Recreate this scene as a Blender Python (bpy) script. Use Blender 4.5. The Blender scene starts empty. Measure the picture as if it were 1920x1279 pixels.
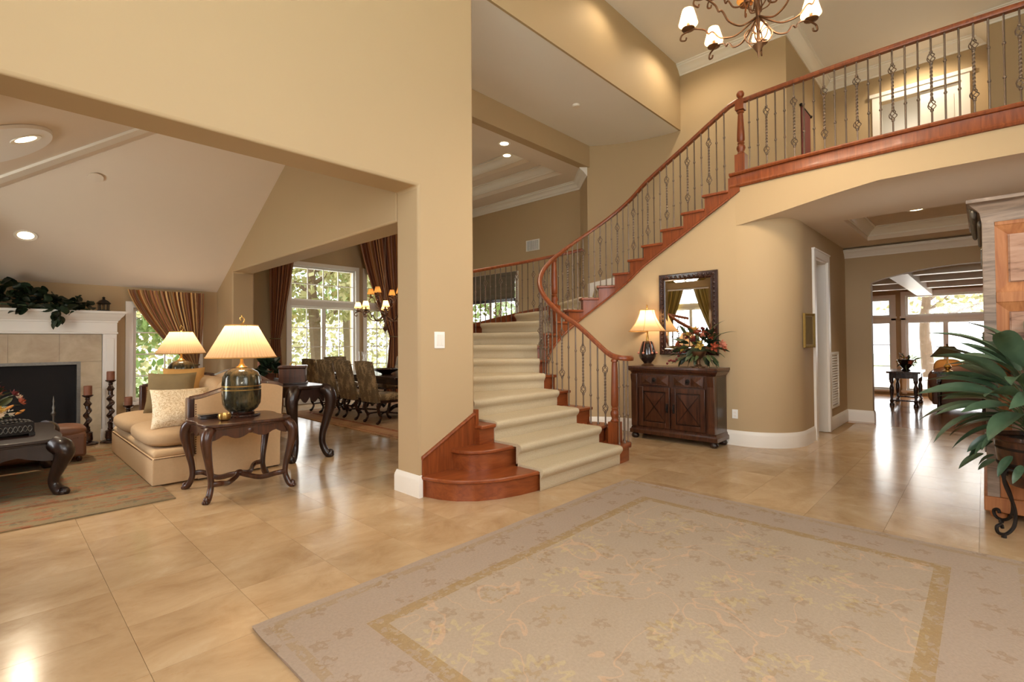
import bpy, bmesh, math, random
from math import sin, cos, pi, radians, sqrt, hypot, atan2
from mathutils import Vector, Matrix
random.seed(7)
SC = bpy.context.scene
COL = SC.collection

# ---------------------------------------------------------------- camera
F_PX, EYE = 930.0, 1.35
YAW, PITCH, ROLL = math.atan(885 / 930), 0.016, 0.007
fw0 = Vector((cos(YAW), sin(YAW), 0)); rt0 = Vector((sin(YAW), -cos(YAW), 0)); up0 = Vector((0, 0, 1))
fw = cos(PITCH) * fw0 + sin(PITCH) * up0
up1 = cos(PITCH) * up0 - sin(PITCH) * fw0
rt = cos(ROLL) * rt0 - sin(ROLL) * up1
up = cos(ROLL) * up1 + sin(ROLL) * rt0
cd = bpy.data.cameras.new('camera'); cam = bpy.data.objects.new('camera', cd); COL.objects.link(cam)
cam.matrix_world = Matrix(((rt.x, up.x, -fw.x, 0), (rt.y, up.y, -fw.y, 0), (rt.z, up.z, -fw.z, EYE), (0, 0, 0, 1)))
cd.sensor_width = 36; cd.lens = 36 * F_PX / 1920
cd.shift_y = -(639.5 - (641 - F_PX * math.tan(PITCH))) / 1920
cd.clip_start = 0.05; cd.clip_end = 200
SC.camera = cam

# ---------------------------------------------------------------- world, exposure, big lights
SC.view_settings.view_transform = 'Standard'; SC.view_settings.look = 'None'
SC.view_settings.gamma = 1.0; SC.view_settings.use_curve_mapping = False
SC.view_settings.exposure = 0.2
w = bpy.data.worlds.new('daylight'); SC.world = w; w.use_nodes = True
bg = w.node_tree.nodes['Background']; bg.inputs[0].default_value = (0.93, 0.97, 1.0, 1); bg.inputs[1].default_value = 4.2
try:
    SC.cycles.adaptive_threshold = 0.06; SC.cycles.adaptive_min_samples = 16; SC.cycles.max_bounces = 6; SC.cycles.diffuse_bounces = 4; SC.cycles.glossy_bounces = 3
    SC.cycles.transparent_max_bounces = 8; SC.cycles.transmission_bounces = 4
    SC.cycles.caustics_reflective = False; SC.cycles.caustics_refractive = False
    SC.cycles.sample_clamp_indirect = 4.0; SC.cycles.use_denoising = True
except Exception:
    pass

def light(name, kind, loc, power, color=(1, .86, .68), parent=None, rot=(0, 0, 0), **kw):
    ld = bpy.data.lights.new(name, kind); ld.energy = power; ld.color = color
    for k, v in kw.items(): setattr(ld, k, v)
    o = bpy.data.objects.new(name, ld); COL.objects.link(o); o.location = loc; o.rotation_euler = rot
    if parent: o.parent = parent
    return o
def aim(o, d):
    o.rotation_euler = Vector(d).to_track_quat('-Z', 'Y').to_euler()

DAY = (.97, .98, 1.0)
# lamps added for daylight from unseen entrance windows behind the camera (tall two-storey foyer)
a = light('entrance_fill', 'AREA', (-1.82, 0.4, 3.4), 112, DAY, shape='RECTANGLE', size=3.2, size_y=4.4); aim(a, (1, -.1, .35))
a = light('side_fill', 'AREA', (1.8, -3.5, 3.6), 85, DAY, shape='RECTANGLE', size=3.6, size_y=3.8); aim(a, (.55, 1, .3))  # fill lamp added outside an unseen window on the right
# the photographer's flash, just above the lens (its shadows lie behind the lintel and the chandelier)
light('camera_flash', 'POINT', (0.02, 0.02, 1.80), 34, (1, .94, .84), shadow_soft_size=0.06)
# daylight through the living room, dining room and family room windows
a = light('living_daylight', 'AREA', (-1.9, 6.5, 1.7), 90, DAY, shape='RECTANGLE', size=1.5, size_y=2.6); aim(a, (1, 0, 0))
a = light('dining_daylight', 'AREA', (5.3, 11.4, 1.8), 30, DAY, shape='RECTANGLE', size=1.5, size_y=2.5); aim(a, (0, -1, -.1))
a = light('dining_side_daylight', 'AREA', (8.9, 8.8, 1.7), 16, DAY, shape='RECTANGLE', size=1.5, size_y=1.8); aim(a, (-1, 0, 0))
a = light('family_daylight', 'AREA', (15.6, 0.4, 1.4), 70, (1, .97, .94), shape='RECTANGLE', size=3.2, size_y=2.2); aim(a, (-1, 0, -.05))

# ---------------------------------------------------------------- material helpers
def lin(c):
    f = lambda x: x / 12.92 if x <= .04045 else ((x + .055) / 1.055) ** 2.4
    return tuple(f(v / 255) for v in c)
MATS = {}
class N:
    """tiny node builder"""
    def __init__(s, name):
        s.m = bpy.data.materials.new(name); s.m.use_nodes = True
        s.t = s.m.node_tree; s.b = s.t.nodes['Principled BSDF']; s.out = s.t.nodes['Material Output']
    def n(s, typ, **kw):
        o = s.t.nodes.new(typ)
        for k, v in kw.items(): setattr(o, k, v)
        return o
    def put(s, sock, v):
        if isinstance(v, bpy.types.NodeSocket): s.t.links.new(v, sock)
        elif isinstance(v, (tuple, list)): sock.default_value = (*v, 1) if len(v) == 3 and len(sock.default_value) == 4 else v
        else: sock.default_value = v
    def math(s, op, a, b=0.0, c=None):
        o = s.n('ShaderNodeMath', operation=op); s.put(o.inputs[0], a); s.put(o.inputs[1], b)
        if c is not None: s.put(o.inputs[2], c)
        return o.outputs[0]
    def mix(s, f, a, b, blend='MIX'):
        o = s.n('ShaderNodeMix', data_type='RGBA', blend_type=blend); s.put(o.inputs[0], f); s.put(o.inputs[6], a); s.put(o.inputs[7], b)
        return o.outputs[2]
    def coord(s, which='Object'):
        return s.n('ShaderNodeTexCoord').outputs[which]
    def map(s, v, scale=(1, 1, 1), loc=(0, 0, 0), rot=(0, 0, 0)):
        o = s.n('ShaderNodeMapping'); s.put(o.inputs[0], v); o.inputs[1].default_value = loc; o.inputs[2].default_value = rot; o.inputs[3].default_value = scale
        return o.outputs[0]
    def noise(s, v, scale=5, detail=4, rough=.55, dist=0, out='Fac'):
        o = s.n('ShaderNodeTexNoise'); s.put(o.inputs['Vector'], v)
        o.inputs['Scale'].default_value = scale; o.inputs['Detail'].default_value = detail; o.inputs['Roughness'].default_value = rough; o.inputs['Distortion'].default_value = dist
        return o.outputs[out]
    def ramp(s, f, stops, interp='LINEAR'):
        o = s.n('ShaderNodeValToRGB'); o.color_ramp.interpolation = interp
        e = o.color_ramp.elements
        while len(e) < len(stops): e.new(.5)
        for q, (p, c) in zip(e, stops):
            q.position = p; q.color = (*c, 1) if len(c) == 3 else c
        s.put(o.inputs[0], f); return o.outputs[0]
    def bump(s, h, strength=.3, dist=.01):
        o = s.n('ShaderNodeBump'); o.inputs['Strength'].default_value = strength; o.inputs['Distance'].default_value = dist
        s.put(o.inputs['Height'], h); s.put(s.b.inputs['Normal'], o.outputs[0])
    def fin(s, color=None, rough=.5, metal=0, spec=None, coat=0):
        if color is not None: s.put(s.b.inputs['Base Color'], color)
        s.put(s.b.inputs['Roughness'], rough); s.b.inputs['Metallic'].default_value = metal
        if spec is not None: s.b.inputs['Specular IOR Level'].default_value = spec
        if coat: s.b.inputs['Coat Weight'].default_value = coat; s.b.inputs['Coat Roughness'].default_value = .08
        return s.m
def scl(c, k): return tuple(min(1, v * k) for v in c)
def plain(name, rgb, rough=.6, metal=0, var=.12, scale=6, bump=0, bscale=200, spec=None, coat=0):
    q = N(name); c = lin(rgb); v = q.coord()
    col = q.mix(q.noise(v, scale, 3), scl(c, 1 - var), scl(c, 1 + var))
    if bump: q.bump(q.noise(v, bscale, 2), bump, .004)
    MATS[name] = q.fin(col, rough, metal, spec, coat); return MATS[name]
def wood(name, dark, light_, rough=.3, stretch=(14, 14, 1.2), coat=.3, scale=1.6):
    q = N(name); v = q.map(q.coord(), stretch)
    f = q.noise(v, scale, 6, .6, 1.2)
    g = q.noise(q.coord(), 2.5, 2)
    col = q.mix(q.math('MULTIPLY', g, .5), q.ramp(f, [(.3, lin(dark)), (.7, lin(light_))]), lin(dark))
    MATS[name] = q.fin(col, rough, 0, None, coat); return MATS[name]

plain('wall_paint', (185, 160, 123), .75, var=.02, scale=1.5, bump=.05, bscale=120)
plain('ceiling_paint', (242, 238, 234), .8, var=.015, scale=1.5)
plain('trim_white', (240, 234, 224), .4, var=.01)
plain('tan_soffit', (232, 218, 202), .8, var=.015)
plain('switch_white', (245, 243, 238), .35, var=.01)
wood('cherry', (110, 50, 20), (158, 84, 40), .36, coat=.06)
wood('cherry_flat', (116, 52, 22), (160, 86, 42), .33, coat=.06, stretch=(1.4, 10, 10))
wood('dark_wood', (30, 15, 10), (72, 38, 24), .25)
wood('walnut', (40, 20, 11), (98, 56, 34), .32)
wood('walnut_deep', (24, 12, 8), (52, 28, 18), .35)
wood('oak_floor', (150, 98, 52), (196, 142, 86), .16, stretch=(1.0, 12, 12), scale=2.2)
plain('iron', (122, 104, 88), .45, .5, .15, 30)
plain('black_iron', (40, 34, 30), .5, .6, .2, 30)
plain('bronze', (116, 84, 60), .4, .75, .2, 20)
plain('brass', (200, 160, 90), .3, .9, .1, 20)
plain('pewter', (120, 116, 108), .45, .8, .3, 40)
plain('gold_frame', (170, 145, 85), .4, .6, .2, 30)
plain('sofa_fabric', (188, 156, 118), .9, var=.07, scale=40, bump=.25, bscale=350)
plain('sofa_fabric_light', (208, 176, 136), .9, var=.07, scale=40, bump=.25, bscale=350)
plain('olive_velvet', (122, 102, 66), .8, var=.18, scale=9, bump=.1)
plain('gold_fabric', (196, 146, 78), .8, var=.12, scale=12, bump=.1)
plain('leather', (112, 70, 44), .5, var=.15, scale=9)
plain('cream_candle', (140, 88, 62), .6, var=.06)
plain('black_firebox', (26, 22, 20), .9, var=.3)
plain('glaze_dark', (38, 28, 24), .12, 0, .3, 8, coat=.6)
plain('terracotta', (128, 78, 54), .6, var=.2, scale=10)
plain('stem_green', (70, 84, 44), .6, var=.2)
plain('moss', (58, 66, 38), .9, var=.4, scale=30)
plain('soil', (58, 42, 30), .95, var=.4, scale=30)
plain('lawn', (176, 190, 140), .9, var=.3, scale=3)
plain('patio_stone', (214, 204, 190), .8, var=.1, scale=3)
plain('bark', (120, 98, 78), .9, var=.3, scale=8, bump=.5, bscale=20)
plain('rose_cream', (238, 214, 182), .6, var=.06)
plain('flower_rust', (186, 86, 52), .65, var=.25, scale=30)
plain('flower_burgundy', (120, 42, 38), .65, var=.25, scale=30)
plain('flower_pink', (206, 134, 108), .65, var=.15, scale=30)
plain('flower_yellow', (214, 176, 84), .65, var=.15, scale=30)
plain('lily_orange', (222, 150, 72), .6, var=.15, scale=30)
plain('shade_fabric', (118, 104, 80), .9, var=.06)
plain('roman_grey', (110, 100, 84), .9, var=.06)
plain('sofa_orange', (196, 136, 72), .85, var=.12, scale=10)
plain('olive_shade', (112, 98, 56), .7, var=.06)
plain('grout', (160, 130, 94), .9, var=.05)
plain('family_ceiling', (104, 36, 18), .7, var=.2, scale=4)
plain('hearth_black', (30, 28, 26), .6, var=.2)

def leafmat(name, rgb, rgb2, rough=.45):
    q = N(name); oi = q.n('ShaderNodeObjectInfo').outputs['Random']
    col = q.mix(oi, lin(rgb), lin(rgb2)); col = q.mix(q.noise(q.coord(), 12, 3), scl(lin(rgb), .8), col)
    MATS[name] = q.fin(col, rough); return MATS[name]
leafmat('leaf_green', (52, 78, 56), (112, 136, 104), .35)
leafmat('leaf_dark', (22, 36, 20), (48, 64, 36))
leafmat('leaf_olive', (66, 80, 46), (110, 116, 70))
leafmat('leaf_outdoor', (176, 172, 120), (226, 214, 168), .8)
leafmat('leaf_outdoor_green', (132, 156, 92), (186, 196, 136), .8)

def glass(name, fac=.06, tint=(1, 1, 1)):
    q = N(name); t = q.t
    tr = q.n('ShaderNodeBsdfTransparent'); tr.inputs[0].default_value = (*tint, 1)
    gl = q.n('ShaderNodeBsdfGlossy'); gl.inputs['Roughness'].default_value = .03
    mx = q.n('ShaderNodeMixShader'); mx.inputs[0].default_value = fac
    t.links.new(tr.outputs[0], mx.inputs[1]); t.links.new(gl.outputs[0], mx.inputs[2]); t.links.new(mx.outputs[0], q.out.inputs[0])
    MATS[name] = q.m
glass('pane_glass'); glass('clear_glass', .16, (.97, .97, .95))
def shade(name, rgb, pleat_shading=0):
    """pleated lamp shade: cloth that lets the bulb's light through"""
    q = N(name); t = q.t; c = lin(rgb)
    if pleat_shading:
        u = q.n('ShaderNodeSeparateXYZ'); q.put(u.inputs[0], q.coord('UV'))
        s_ = q.math('SINE', q.math('MULTIPLY', u.outputs[0], pleat_shading * 2 * pi))
        col = q.mix(q.math('MULTIPLY_ADD', s_, .25, .5), scl(c, .78), scl(c, 1.1))  # folds darker: pleat shade put into the cloth colour
    else: col = c
    d = q.n('ShaderNodeBsdfDiffuse'); q.put(d.inputs[0], col)
    tl = q.n('ShaderNodeBsdfTranslucent'); q.put(tl.inputs[0], col)
    mx = q.n('ShaderNodeMixShader'); mx.inputs[0].default_value = .6
    t.links.new(d.outputs[0], mx.inputs[1]); t.links.new(tl.outputs[0], mx.inputs[2]); t.links.new(mx.outputs[0], q.out.inputs[0])
    MATS[name] = q.m
shade('pleated_shade', (232, 196, 156), 60); shade('silk_shade', (234, 196, 150)); shade('chandelier_shade', (246, 190, 116))
def emit(name, rgb, k):
    q = N(name); e = q.n('ShaderNodeEmission'); e.inputs[0].default_value = (*lin(rgb), 1); e.inputs[1].default_value = k
    q.t.links.new(e.outputs[0], q.out.inputs[0]); MATS[name] = q.m
emit('lamp_lens', (255, 228, 180), 9); emit('bulb', (255, 220, 160), 14)

q = N('mirror_glass'); MATS['mirror_glass'] = q.fin((.92, .92, .9), .01, 1)
# travertine tile, each slab its own tone
q = N('travertine'); oi = q.n('ShaderNodeObjectInfo'); pos = q.n('ShaderNodeNewGeometry').outputs['Position']
sh = q.n('ShaderNodeVectorMath', operation='MULTIPLY_ADD'); q.put(sh.inputs[0], oi.outputs['Random']); sh.inputs[1].default_value = (37, 91, 13); q.put(sh.inputs[2], pos)
v = q.map(sh.outputs[0], (1.0, 1.35, 1))
f = q.noise(v, 2.4, 8, .66, .5)
col = q.ramp(f, [(.25, lin((162, 128, 90))), (.45, lin((184, 152, 114))), (.6, lin((194, 164, 126))), (.8, lin((208, 184, 152)))])
tone = q.math('MULTIPLY_ADD', oi.outputs['Random'], .14, .92)
col = q.mix(1.0, col, tone, 'MULTIPLY')
fine = q.noise(v, 14, 5, .7)
col = q.mix(q.math('MULTIPLY', q.math('GREATER_THAN', fine, .63), .25), col, lin((176, 136, 92)))
MATS['travertine'] = q.fin(col, q.math('MULTIPLY_ADD', f, .14, .11), 0, .45)
# stone of the fireplace surround
q = N('fire_stone'); f = q.noise(q.coord(), 3, 6, .6, .6)
MATS['fire_stone'] = q.fin(q.ramp(f, [(.3, lin((168, 144, 112))), (.7, lin((206, 186, 152)))]), .35)
# stair carpet
q = N('carpet'); v = q.coord(); f = q.noise(v, 130, 3, .7); g = q.noise(v, 22, 3)
col = q.mix(f, lin((172, 154, 124)), lin((224, 208, 178))); col = q.mix(q.math('MULTIPLY', g, .35), col, lin((190, 172, 138)))
q.bump(f, .6, .006); MATS['carpet'] = q.fin(col, .95, 0, .1)
# striped silk curtains: u runs across the cloth
def curtainmat(name, cols):
    q = N(name); u = q.n('ShaderNodeSeparateXYZ'); q.put(u.inputs[0], q.coord('UV'))
    fr = q.math('FRACT', q.math('MULTIPLY', u.outputs[0], 7.0))
    st = [(i / len(cols), lin(c)) for i, c in enumerate(cols)]
    col = q.ramp(fr, st, 'CONSTANT'); col = q.mix(1.0, col, q.math('MULTIPLY_ADD', q.noise(q.map(q.coord('UV'), (60, 2, 1)), 3, 3), .5, .78), 'MULTIPLY')
    q.b.inputs['Sheen Weight'].default_value = .2
    MATS[name] = q.fin(col, .45)
curtainmat('curtain_silk', [(196, 152, 92), (128, 76, 44), (214, 176, 116), (150, 96, 58), (108, 66, 40), (204, 162, 100), (140, 110, 64), (164, 104, 62)])
curtainmat('curtain_bronze', [(164, 102, 58), (104, 56, 34), (190, 132, 76), (128, 74, 44), (84, 44, 28), (180, 128, 76), (140, 88, 50), (118, 66, 38)])
curtainmat('curtain_gold', [(160, 136, 62), (140, 116, 52), (176, 150, 74), (128, 106, 46)])
# dining chair damask
q = N('damask'); v = q.coord(); vo = q.n('ShaderNodeTexVoronoi'); q.put(vo.inputs['Vector'], q.map(v, (9, 9, 5))); vo.inputs['Scale'].default_value = 1.3
f = q.noise(v, 26, 4, .6, 2.0); mk = q.math('GREATER_THAN', q.math('ADD', q.math('MULTIPLY', vo.outputs[0], .5), q.math('MULTIPLY', f, .9)), .78)
MATS['damask'] = q.fin(q.mix(mk, lin((112, 92, 64)), lin((166, 140, 100))), .8)
# cream patterned pillow
q = N('cream_pattern'); f = q.noise(q.coord(), 16, 3, .5, 2.5)
MATS['cream_pattern'] = q.fin(q.ramp(f, [(.44, lin((226, 206, 172))), (.5, lin((186, 156, 112))), (.56, lin((228, 210, 178)))]), .6)
# rugs (local coordinates, metres from the rug centre)
def rugmat(name, hx, hy, ground, border, line, motifs, accent, band=.42, dens=2.3, streak=.0):
    q = N(name); s = q.n('ShaderNodeSeparateXYZ'); v = q.coord(); q.put(s.inputs[0], v)
    dx = q.math('SUBTRACT', hx, q.math('ABSOLUTE', s.outputs[0])); dy = q.math('SUBTRACT', hy, q.math('ABSOLUTE', s.outputs[1]))
    d = q.math('MINIMUM', dx, dy)
    wear = q.noise(v, 1.6, 5, .65); fine = q.noise(v, 70, 2, .7)
    g = q.mix(wear, ground[0], ground[1])
    def flowers(scale, r0, r1, seed, petals):
        vo = q.n('ShaderNodeTexVoronoi', voronoi_dimensions='2D'); vm = q.map(v, (1, 1, 0), (seed, seed * .37, 0)); q.put(vo.inputs['Vector'], vm); vo.inputs['Scale'].default_value = scale; vo.inputs['Randomness'].default_value = .75
        sub = q.n('ShaderNodeVectorMath', operation='SUBTRACT'); q.put(sub.inputs[0], vm)
        q.put(sub.inputs[1], vo.outputs['Position']); sp = q.n('ShaderNodeSeparateXYZ'); q.put(sp.inputs[0], sub.outputs[0])
        ang = q.math('ARCTAN2', sp.outputs[1], sp.outputs[0])
        pet = q.math('MULTIPLY_ADD', q.math('COSINE', q.math('MULTIPLY', ang, petals)), .22, 1.0)
        rr = q.math('DIVIDE', vo.outputs['Distance'], pet)
        return q.math('MULTIPLY', q.math('GREATER_THAN', rr, r0), q.math('LESS_THAN', rr, r1)), vo.outputs['Color']
    brk = q.math('GREATER_THAN', q.noise(v, 26, 3, .6), .45)
    m1, c1 = flowers(dens, .10, .17, 3.1, 9); m2, _ = flowers(dens * 2.0, .05, .19, 9.7, 5); m3, _ = flowers(dens * .7, .17, .24, 17.3, 14)
    g = q.mix(q.math('MULTIPLY', q.math('MULTIPLY', m1, brk), .4), g, motifs[0])
    g = q.mix(q.math('MULTIPLY', q.math('MULTIPLY', m2, brk), .42), g, motifs[1])
    g = q.mix(q.math('MULTIPLY', q.math('MULTIPLY', m3, brk), .22), g, motifs[2])
    vein = q.math('LESS_THAN', q.math('ABSOLUTE', q.math('SUBTRACT', q.noise(v, 2.6, 2, .5, .8), .5)), .008)
    g = q.mix(q.math('MULTIPLY', vein, .35), g, accent)
    b = q.mix(wear, border[0], border[1]); b = q.mix(q.math('MULTIPLY', q.math('MULTIPLY', m2, brk), .5), b, motifs[1])
    col = q.mix(q.math('LESS_THAN', d, band), g, b)
    ln = q.math('MULTIPLY', q.math('GREATER_THAN', d, band - .04), q.math('LESS_THAN', d, band + .035))
    col = q.mix(q.math('MULTIPLY', ln, q.math('MULTIPLY_ADD', brk, .45, .3)), col, line)
    ln2 = q.math('MULTIPLY', q.math('GREATER_THAN', d, .05), q.math('LESS_THAN', d, .10))
    col = q.mix(q.math('MULTIPLY', ln2, q.math('MULTIPLY', brk, .4)), col, line)
    if streak:
        st = q.math('GREATER_THAN', q.noise(q.map(v, (2, 9, 1)), 2.2, 4, .6), .56)
        col = q.mix(q.math('MULTIPLY', st, streak), col, accent)
    col = q.mix(.22, col, q.mix(fine, (.12, .1, .08), (.95, .9, .82)), 'OVERLAY')
    q.bump(fine, .5, .004); MATS[name] = q.fin(col, .95, 0, .1)
L = lin
rugmat('rug_beige', 1.70, 1.375, (L((172, 156, 138)), L((158, 140, 120))), (L((164, 147, 132)), L((157, 138, 121))), L((150, 124, 84)), (L((150, 124, 84)), L((142, 118, 94)), L((204, 184, 122))), L((204, 164, 130)))
rugmat('rug_persian', 1.9, 1.5, (L((156, 134, 100)), L((108, 108, 92))), (L((164, 134, 94)), L((112, 110, 92))), L((120, 78, 52)), (L((150, 70, 46)), L((92, 96, 84)), L((186, 142, 86))), L((160, 84, 58)), .5, 2.0, .6)
rugmat('rug_dining', 1.75, 1.95, (L((186, 152, 112)), L((160, 130, 98))), (L((190, 150, 108)), L((176, 134, 96))), L((140, 60, 40)), (L((140, 66, 46)), L((150, 120, 84)), L((186, 150, 100))), L((140, 66, 46)), .35, 2.0, .2)
# weathered reclaimed wood of the armoire
q = N('weathered_wood'); v = q.coord(); f = q.noise(q.map(v, (2, 2, 14)), 1.6, 4, .65); g = q.noise(v, 3, 4)
col = q.ramp(f, [(.3, L((88, 70, 62))), (.42, L((166, 132, 110))), (.62, L((188, 156, 134))), (.8, L((150, 152, 148)))])
col = q.mix(q.math('MULTIPLY', g, .5), col, L((164, 104, 66))); MATS['weathered_wood'] = q.fin(col, .7)
wood('weathered_orange', (150, 88, 46), (196, 132, 78), .6, coat=0)
wood('weathered_grey', (112, 96, 84), (186, 162, 142), .7, stretch=(2, 2, 14), coat=0)
# lamp glaze with patina
q = N('patina_green'); f = q.noise(q.map(q.coord(), (8, 8, 2)), 2.2, 5, .6)
MATS['patina_green'] = q.fin(q.ramp(f, [(.3, L((30, 28, 20))), (.5, L((64, 62, 46))), (.62, L((112, 96, 62))), (.75, L((44, 42, 30)))]), .2, .35, None, .5)

# ---------------------------------------------------------------- mesh helpers
class MB:
    def __init__(s): s.v = []; s.f = []; s.uv = {}
    def add(s, vs, fs):
        o = len(s.v); s.v += [tuple(p) for p in vs]; s.f += [tuple(i + o for i in f) for f in fs]; return s
    def box(s, x0, x1, y0, y1, z0, z1):
        return s.add([(x0, y0, z0), (x1, y0, z0), (x1, y1, z0), (x0, y1, z0), (x0, y0, z1), (x1, y0, z1), (x1, y1, z1), (x0, y1, z1)],
                     [(0, 3, 2, 1), (4, 5, 6, 7), (0, 1, 5, 4), (1, 2, 6, 5), (2, 3, 7, 6), (3, 0, 4, 7)])
    def ext(s, pts, d):
        """extrude a planar polygon (3D points) along d"""
        n = len(pts); d = Vector(d); a = [Vector(p) for p in pts]; b = [p + d for p in a]
        nrm = Vector((0, 0, 0))
        for i in range(n): nrm += a[i].cross(a[(i + 1) % n])
        if nrm.dot(d) > 0: a, b = b, a
        # a faces outward opposite... winding: polygon a normal points away from b
        fs = [tuple(range(n)), tuple(range(2 * n - 1, n - 1, -1))]
        for i in range(n):
            j = (i + 1) % n; fs.append((i, n + i, n + j, j))
        return s.add(a + b, fs)
    def prism(s, pts, z0, z1): return s.ext([(p[0], p[1], z0) for p in pts], (0, 0, z1 - z0))
    def lathe(s, prof, n=20, c=(0, 0, 0), uv=False, cap=True):
        vs = []; fs = []
        for r, z in prof:
            for i in range(n):
                a = 2 * pi * i / n; vs.append((c[0] + r * cos(a), c[1] + r * sin(a), c[2] + z))
        m = len(prof)
        for k in range(m - 1):
            for i in range(n):
                j = (i + 1) % n; fs.append((k * n + i, k * n + j, (k + 1) * n + j, (k + 1) * n + i))
        if cap and prof[0][0] > 1e-4: fs.append(tuple(range(n - 1, -1, -1)))
        if cap and prof[-1][0] > 1e-4: fs.append(tuple((m - 1) * n + i for i in range(n)))
        return s.add(vs, fs)
    def tube(s, path, r, n=8, closed=False, cap=True, flat=1.0):
        P = [Vector(p) for p in path]; m = len(P)
        rs = r if isinstance(r, (list, tuple)) else [r] * m
        vs = []; fs = []; prevn = None
        for k in range(m):
            if closed: t = P[(k + 1) % m] - P[k - 1]
            else: t = P[min(k + 1, m - 1)] - P[max(k - 1, 0)]
            if t.length < 1e-9: t = Vector((0, 0, 1))
            t.normalize()
            if prevn is None:
                h = Vector((0, 0, 1)) if abs(t.z) < .9 else Vector((1, 0, 0))
                nn = (h - t * h.dot(t)).normalized()
            else:
                nn = prevn - t * prevn.dot(t)
                nn = nn.normalized() if nn.length > 1e-6 else Vector((1, 0, 0))
            prevn = nn; bb = t.cross(nn)
            for i in range(n):
                a = 2 * pi * i / n; vs.append(P[k] + nn * (rs[k] * cos(a)) + bb * (rs[k] * sin(a) * flat))
        for k in range(m if closed else m - 1):
            k2 = (k + 1) % m
            for i in range(n):
                j = (i + 1) % n; fs.append((k * n + i, k * n + j, k2 * n + j, k2 * n + i))
        if cap and not closed: fs.append(tuple(range(n - 1, -1, -1))); fs.append(tuple((m - 1) * n + i for i in range(n)))
        return s.add(vs, fs)
    def sweep(s, path, prof, closed=False, cap=True):
        """profile (offset to the right of travel, height) along a path whose plan direction sets 'right'"""
        P = [Vector(p) for p in path]; m = len(P); n = len(prof); vs = []; fs = []
        for k in range(m):
            d0 = (P[k] - P[k - 1]) if (k > 0 or closed) else None
            d1 = (P[(k + 1) % m] - P[k]) if (k < m - 1 or closed) else None
            ds = []
            for d in (d0, d1):
                if d is not None:
                    d = Vector((d.x, d.y, 0)); 
                    if d.length > 1e-7: ds.append(d.normalized())
            if len(ds) == 2:
                r0 = Vector((ds[0].y, -ds[0].x, 0)); r1 = Vector((ds[1].y, -ds[1].x, 0)); rr = r0 + r1
                rr = rr.normalized() if rr.length > 1e-6 else r0
                kx = 1 / max(.35, rr.dot(r0))
            else: rr = Vector((ds[0].y, -ds[0].x, 0)); kx = 1
            for o, z in prof: vs.append(P[k] + rr * (o * kx) + Vector((0, 0, z)))
        for k in range(m if closed else m - 1):
            k2 = (k + 1) % m
            for i in range(n):
                j = (i + 1) % n; fs.append((k * n + i, k2 * n + i, k2 * n + j, k * n + j))
        if cap and not closed: fs.append(tuple(range(n))); fs.append(tuple((m - 1) * n + i for i in range(n - 1, -1, -1)))
        return s.add(vs, fs)
    def ball(s, c, r, n=12, m=8):
        r = r if isinstance(r, (tuple, list)) else (r, r, r)
        vs = [(c[0], c[1], c[2] - r[2])]; fs = []
        for k in range(1, m):
            p = -pi / 2 + pi * k / m
            for i in range(n):
                a = 2 * pi * i / n; vs.append((c[0] + r[0] * cos(p) * cos(a), c[1] + r[1] * cos(p) * sin(a), c[2] + r[2] * sin(p)))
        vs.append((c[0], c[1], c[2] + r[2])); e = len(vs) - 1
        for i in range(n):
            j = (i + 1) % n; fs.append((0, 1 + j, 1 + i)); fs.append((e, e - n + i, e - n + j))
        for k in range(m - 2):
            for i in range(n):
                j = (i + 1) % n; fs.append((1 + k * n + i, 1 + k * n + j, 1 + (k + 1) * n + j, 1 + (k + 1) * n + i))
        return s.add(vs, fs)
    def surf(s, fn, nu, nv, uv=False, flip=False):
        """fn(u,v)->point, grid of (nu+1)x(nv+1)"""
        o = len(s.v); vs = []; fs = []
        for i in range(nu + 1):
            for j in range(nv + 1):
                vs.append(fn(i / nu, j / nv))
                if uv: s.uv[o + i * (nv + 1) + j] = (i / nu, j / nv)
        for i in range(nu):
            for j in range(nv):
                a = i * (nv + 1) + j; q_ = (a, a + nv + 1, a + nv + 2, a + 1)
                fs.append(q_[::-1] if flip else q_)
        return s.add(vs, fs)
    def xf(s, rz=0, loc=(0, 0, 0), ry=0, rx=0, sc=1):
        M_ = Matrix.Translation(loc) @ Matrix.Rotation(rz, 4, 'Z') @ Matrix.Rotation(ry, 4, 'Y') @ Matrix.Rotation(rx, 4, 'X') @ Matrix.Scale(sc, 4)
        s.v = [tuple(M_ @ Vector(p)) for p in s.v]; return s
    def mesh(s, name, mat, ang=38):
        me = bpy.data.meshes.new(name); me.from_pydata(s.v, [], s.f); 
        if s.uv:
            ul = me.uv_layers.new(name='UVMap')
            for l in me.loops: ul.data[l.index].uv = s.uv.get(l.vertex_index, (0, 0))
        me.polygons.foreach_set('use_smooth', [True] * len(me.polygons))
        if ang < 179: me.set_sharp_from_angle(angle=radians(ang))
        me.materials.append(MATS[mat]); me.update(); return me
    def build(s, name, mat, parent=None, world=False, bevel=0, ang=38, seg=2):
        if world and parent is not None:
            l = parent.location
            s.v = [(p[0] - l[0], p[1] - l[1], p[2] - l[2]) for p in s.v]
        return obj(name, s.mesh(name, mat, ang), parent, bevel=bevel, seg=seg)
def obj(name, me, parent=None, loc=(0, 0, 0), rot=(0, 0, 0), scale=(1, 1, 1), bevel=0, seg=2):
    o = bpy.data.objects.new(name, me); COL.objects.link(o); o.location = loc; o.rotation_euler = rot; o.scale = scale
    if parent is not None: o.parent = parent
    if bevel:
        b = o.modifiers.new('bevel', 'BEVEL'); b.width = bevel; b.segments = seg; b.limit_method = 'ANGLE'; b.angle_limit = radians(40)
    return o
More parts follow.
